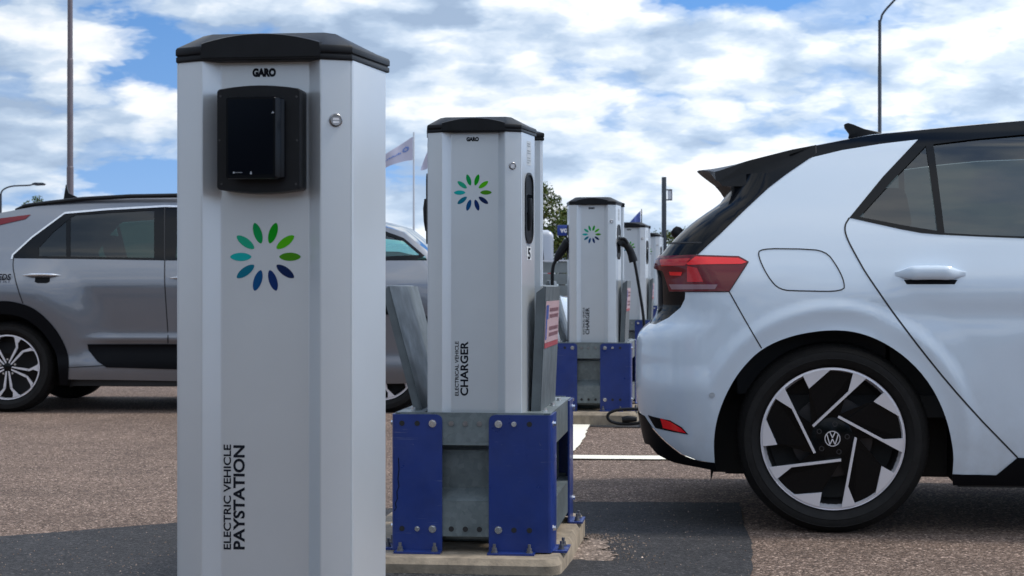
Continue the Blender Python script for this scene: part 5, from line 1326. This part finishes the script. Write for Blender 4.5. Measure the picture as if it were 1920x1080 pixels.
# flags
def flag(px, y, ztop_px, pts_top, pts_bot, cloth, label, group, marks=None, polemat='pole_pale', r=0.045):
    X = (px - CX) / FPX * y; t = thing('flagpole', (X, y, 0), 0, label, 'flag', group)
    zt_ = CAMZ + (CY - ztop_px) / FPX * y
    mb = MB(); mb.tube([(0, 0, 0), (0, 0, zt_ * 0.5), (0, 0, zt_)], [r, r * 0.85, r * 0.6], 10); mb.build('pole', polemat, t, smooth=True)
    n_ = 24; mb = MB(); vs = []
    ft = spline([(q[0], q[1]) for q in sorted(pts_top)]); fb = spline([(q[0], q[1]) for q in sorted(pts_bot)])
    a0 = max(q[0] for q in pts_top); a1 = min(q[0] for q in pts_top); rows_ = 8
    def P4(u, v):
        pxx = a0 + (a1 - a0) * u; pyy = ft(pxx) + (fb(pxx) - ft(pxx)) * v
        return ((pxx - px) / FPX * y, 0.12 * math.sin(u * 9 + v) * u, CAMZ + (CY - pyy) / FPX * y)
    for i in range(n_ + 1):
        for j in range(rows_ + 1): vs.append(P4(i / n_, j / rows_))
    mb.add(vs, [(i * (rows_ + 1) + j, (i + 1) * (rows_ + 1) + j, (i + 1) * (rows_ + 1) + j + 1, i * (rows_ + 1) + j + 1) for i in range(n_) for j in range(rows_)])
    c_ = mb.build('cloth', cloth, t, smooth=True)
    if marks: marks(P4, c_)
    return t
def fm(P4, c_):
    mb = MB(); rnd = random.Random(9); u = 0.27
    while u < 0.98:
        w_ = rnd.uniform(0.018, 0.035); h_ = rnd.uniform(0.05, 0.13); v0 = 0.50
        q = [P4(u, v0 - h_ + 0.03), P4(u + w_, v0 - h_ + 0.03), P4(u + w_, v0 + 0.04), P4(u, v0 + 0.04)]
        mb.add([(a_, b_ - 0.02, c__) for a_, b_, c__ in q], [(0, 1, 2, 3)]); u += w_ + 0.015
    cx, cv = 0.16, 0.42
    for k0 in range(10):
        a0 = R(36 * k0); q = [P4(cx + 0.075 * math.cos(a0 + R(d)) * rr_, cv + 0.13 * math.sin(a0 + R(d)) * rr_) for d, rr_ in ((0, 1), (26, 1), (26, 0.45), (0, 0.45))]
        mb.add([(a_, b_ - 0.02, c__) for a_, b_, c__ in q], [(0, 1, 2, 3)])
    mb.build('flag_print', 'flag_ink', c_, fix=False)
flag(776, 60, 248, [(774, 256), (748, 273), (722, 290), (690, 312)], [(774, 300), (760, 302), (722, 315), (690, 335)], 'flag_white', 'pale flag with blue lettering on a thin pole, just right of the pay station', 'flags', fm)
flag(822, 62, 262, [(820, 268), (805, 280), (799, 290), (789, 315)], [(820, 310), (805, 314), (799, 317), (789, 320)], 'flag_white', 'pale flag mostly hidden behind the nearest charging post, only its tip showing', 'flags')
flag(1203, 62, 392, [(1201, 395), (1192, 404), (1178, 420)], [(1201, 428), (1192, 432), (1178, 440)], 'flag_blue', 'small dark blue flag above the third charging post', 'flags', None, 'pole_dark', 0.03)
# blue shop sign
t = thing('blue_sign', (wp(1045, 540, 50).x, 50, 0), 0, 'small blue sign with white letters on a post, left of the second charging post', 'sign')
z1 = CAMZ + 118 / 3200 * 50; z0 = CAMZ + 98 / 3200 * 50
mb = MB(); mb.box(0, 0.95, 0, 0.08, z0, z1); mb.build('board', 'sign_blue', t, bevel=0.02)
mb = MB(); mb.box(0.6, 0.68, 0.02, 0.06, 0, z0); mb.build('post', 'pole_dark', t)
lettering('vo', (0.08, -0.006, z0 + 0.09), (1, 0, 0), (0, 0, 1), 0.22, 0.12, 'white_print', t, 0.03)
# fence far back
t = thing('board_fence', (0, 44, 0), 0, 'long low grey-green fence behind the parked vehicles', 'fence')
mb = MB(); zt_ = CAMZ + 50 / 3200 * 44
for k in range(5): mb.box(-14, 14, 0, 0.04, 0.1 + k * (zt_ - 0.1) / 5, 0.1 + (k + 0.93) * (zt_ - 0.1) / 5)
mb.build('board', 'fence', t)
mb = MB(); mb.box(-14, 14, -0.03, 0.07, zt_, zt_ + 0.04); mb.build('top_rail', 'pole_pale', t)
for k in range(12):
    mb = MB(); x_ = -13.5 + k * 2.45; mb.box(x_, x_ + 0.09, 0.04, 0.12, 0, zt_ + 0.02); mb.build('post', 'pole_dark', t)

# ------------------------------------------------------------------ trees
def tree(x, y, h, rad, label, seed, n_leaf=5200, z_low=0.12, gap=0.0, leaf=0.12):
    h *= 1.07; rnd = random.Random(seed); t = thing('tree', (x, y, 0), 0, label, 'tree', 'trees behind the car park')
    mb = MB(); tips = []
    mb.tube([(0, 0, 0), (0.05, 0, h * 0.3), (-0.05, 0.05, h * 0.62), (0, 0, h * 0.9)], [h * 0.03, h * 0.022, h * 0.012, h * 0.004], 9)
    for k in range(16):
        z0 = h * rnd.uniform(0.14, 0.7); a_ = rnd.random() * 6.28; L = rad * rnd.uniform(0.5, 0.95) * (1.1 - 0.5 * (z0 / h)); up = h * rnd.uniform(0.06, 0.22)
        e = Vector((math.cos(a_) * L, math.sin(a_) * L, z0 + up)); m_ = Vector((e.x * 0.5, e.y * 0.5, z0 + up * 0.35))
        mb.tube([(0, 0, z0), m_, e], [h * 0.010, h * 0.006, h * 0.002], 6); tips.append((e, rad * rnd.uniform(0.28, 0.45)))
        tips.append((m_, rad * 0.3))
    for k in range(7): tips.append((Vector((rnd.gauss(0, rad * 0.22), rnd.gauss(0, rad * 0.22), h * rnd.uniform(0.72, 0.93))), rad * rnd.uniform(0.2, 0.36)))
    mb.build('trunk', 'bark', t, smooth=True)
    mb = MB()
    for k in range(n_leaf):
        c_, r_ = tips[rnd.randrange(len(tips))]
        d = Vector((rnd.gauss(0, 1), rnd.gauss(0, 1), rnd.gauss(0, 0.8))).normalized() * r_ * rnd.random() ** 0.4
        p = c_ + d; s_ = leaf * rnd.uniform(0.5, 1.3); u = Vector((rnd.gauss(0, 1), rnd.gauss(0, 1), rnd.gauss(0, 1))).normalized(); v = u.orthogonal().normalized(); v.rotate(Matrix.Rotation(rnd.random() * 6, 3, u)); w_ = u.cross(v)
        mb.add([p - v * s_ * 0.5, p + w_ * s_ * 0.3, p + v * s_ * 0.5, p - w_ * s_ * 0.3], [(0, 1, 2, 3)])
    mb.build('crown', 'leaf', t, fix=False)
tree(wp(1016, 0, 70).x, 70, CAMZ + 188 / 3200 * 70, 1.25, 'dense dark green tree showing right beside the nearest charging post', 1, 5600)
tree(wp(1052, 0, 72).x, 72, CAMZ + 150 / 3200 * 72, 1.05, 'lower bushy tree just left of the second charging post', 2, 4600)
tree(wp(1250, 0, 90).x, 90, CAMZ + 112 / 3200 * 90, 1.5, 'low broad tree behind the farthest charging post', 3, 4200)
tree(wp(1290, 0, 94).x, 94, CAMZ + 106 / 3200 * 94, 1.5, 'low tree showing over the sloping rear window of the white car', 4, 3800)
tree(wp(1205, 0, 96).x, 96, CAMZ + 96 / 3200 * 96, 1.6, 'low tree hidden behind the third charging post', 5, 3000)
tree(wp(74, 0, 80).x, 80, CAMZ + 178 / 3200 * 80, 1.15, 'tree whose top peeks over the rear roof of the grey crossover', 6, 4200)

# unseen wood added behind the camera as a dark horizon for car paint reflections
rnd = random.Random(77); mb = MB()
for k in range(2600):
    x_ = rnd.uniform(-60, 60); y_ = -34 + rnd.uniform(-3, 3); top = 4.2 + 1.6 * math.sin(x_ * 0.35) + 0.9 * math.sin(x_ * 0.93 + 1); z_ = rnd.random() ** 0.7 * top
    u = Vector((rnd.gauss(0, 1), rnd.gauss(0, 1), rnd.gauss(0, 1))).normalized(); v = u.orthogonal().normalized(); w_ = u.cross(v); s_ = rnd.uniform(0.6, 1.3); p = Vector((x_, y_, z_))
    mb.add([p - v * s_, p + w_ * s_ * 0.7, p + v * s_, p - w_ * s_ * 0.7], [(0, 1, 2, 3)])
wd = mb.build('reflection_woodland', 'leaf', fix=False); wd['kind'] = 'stuff'
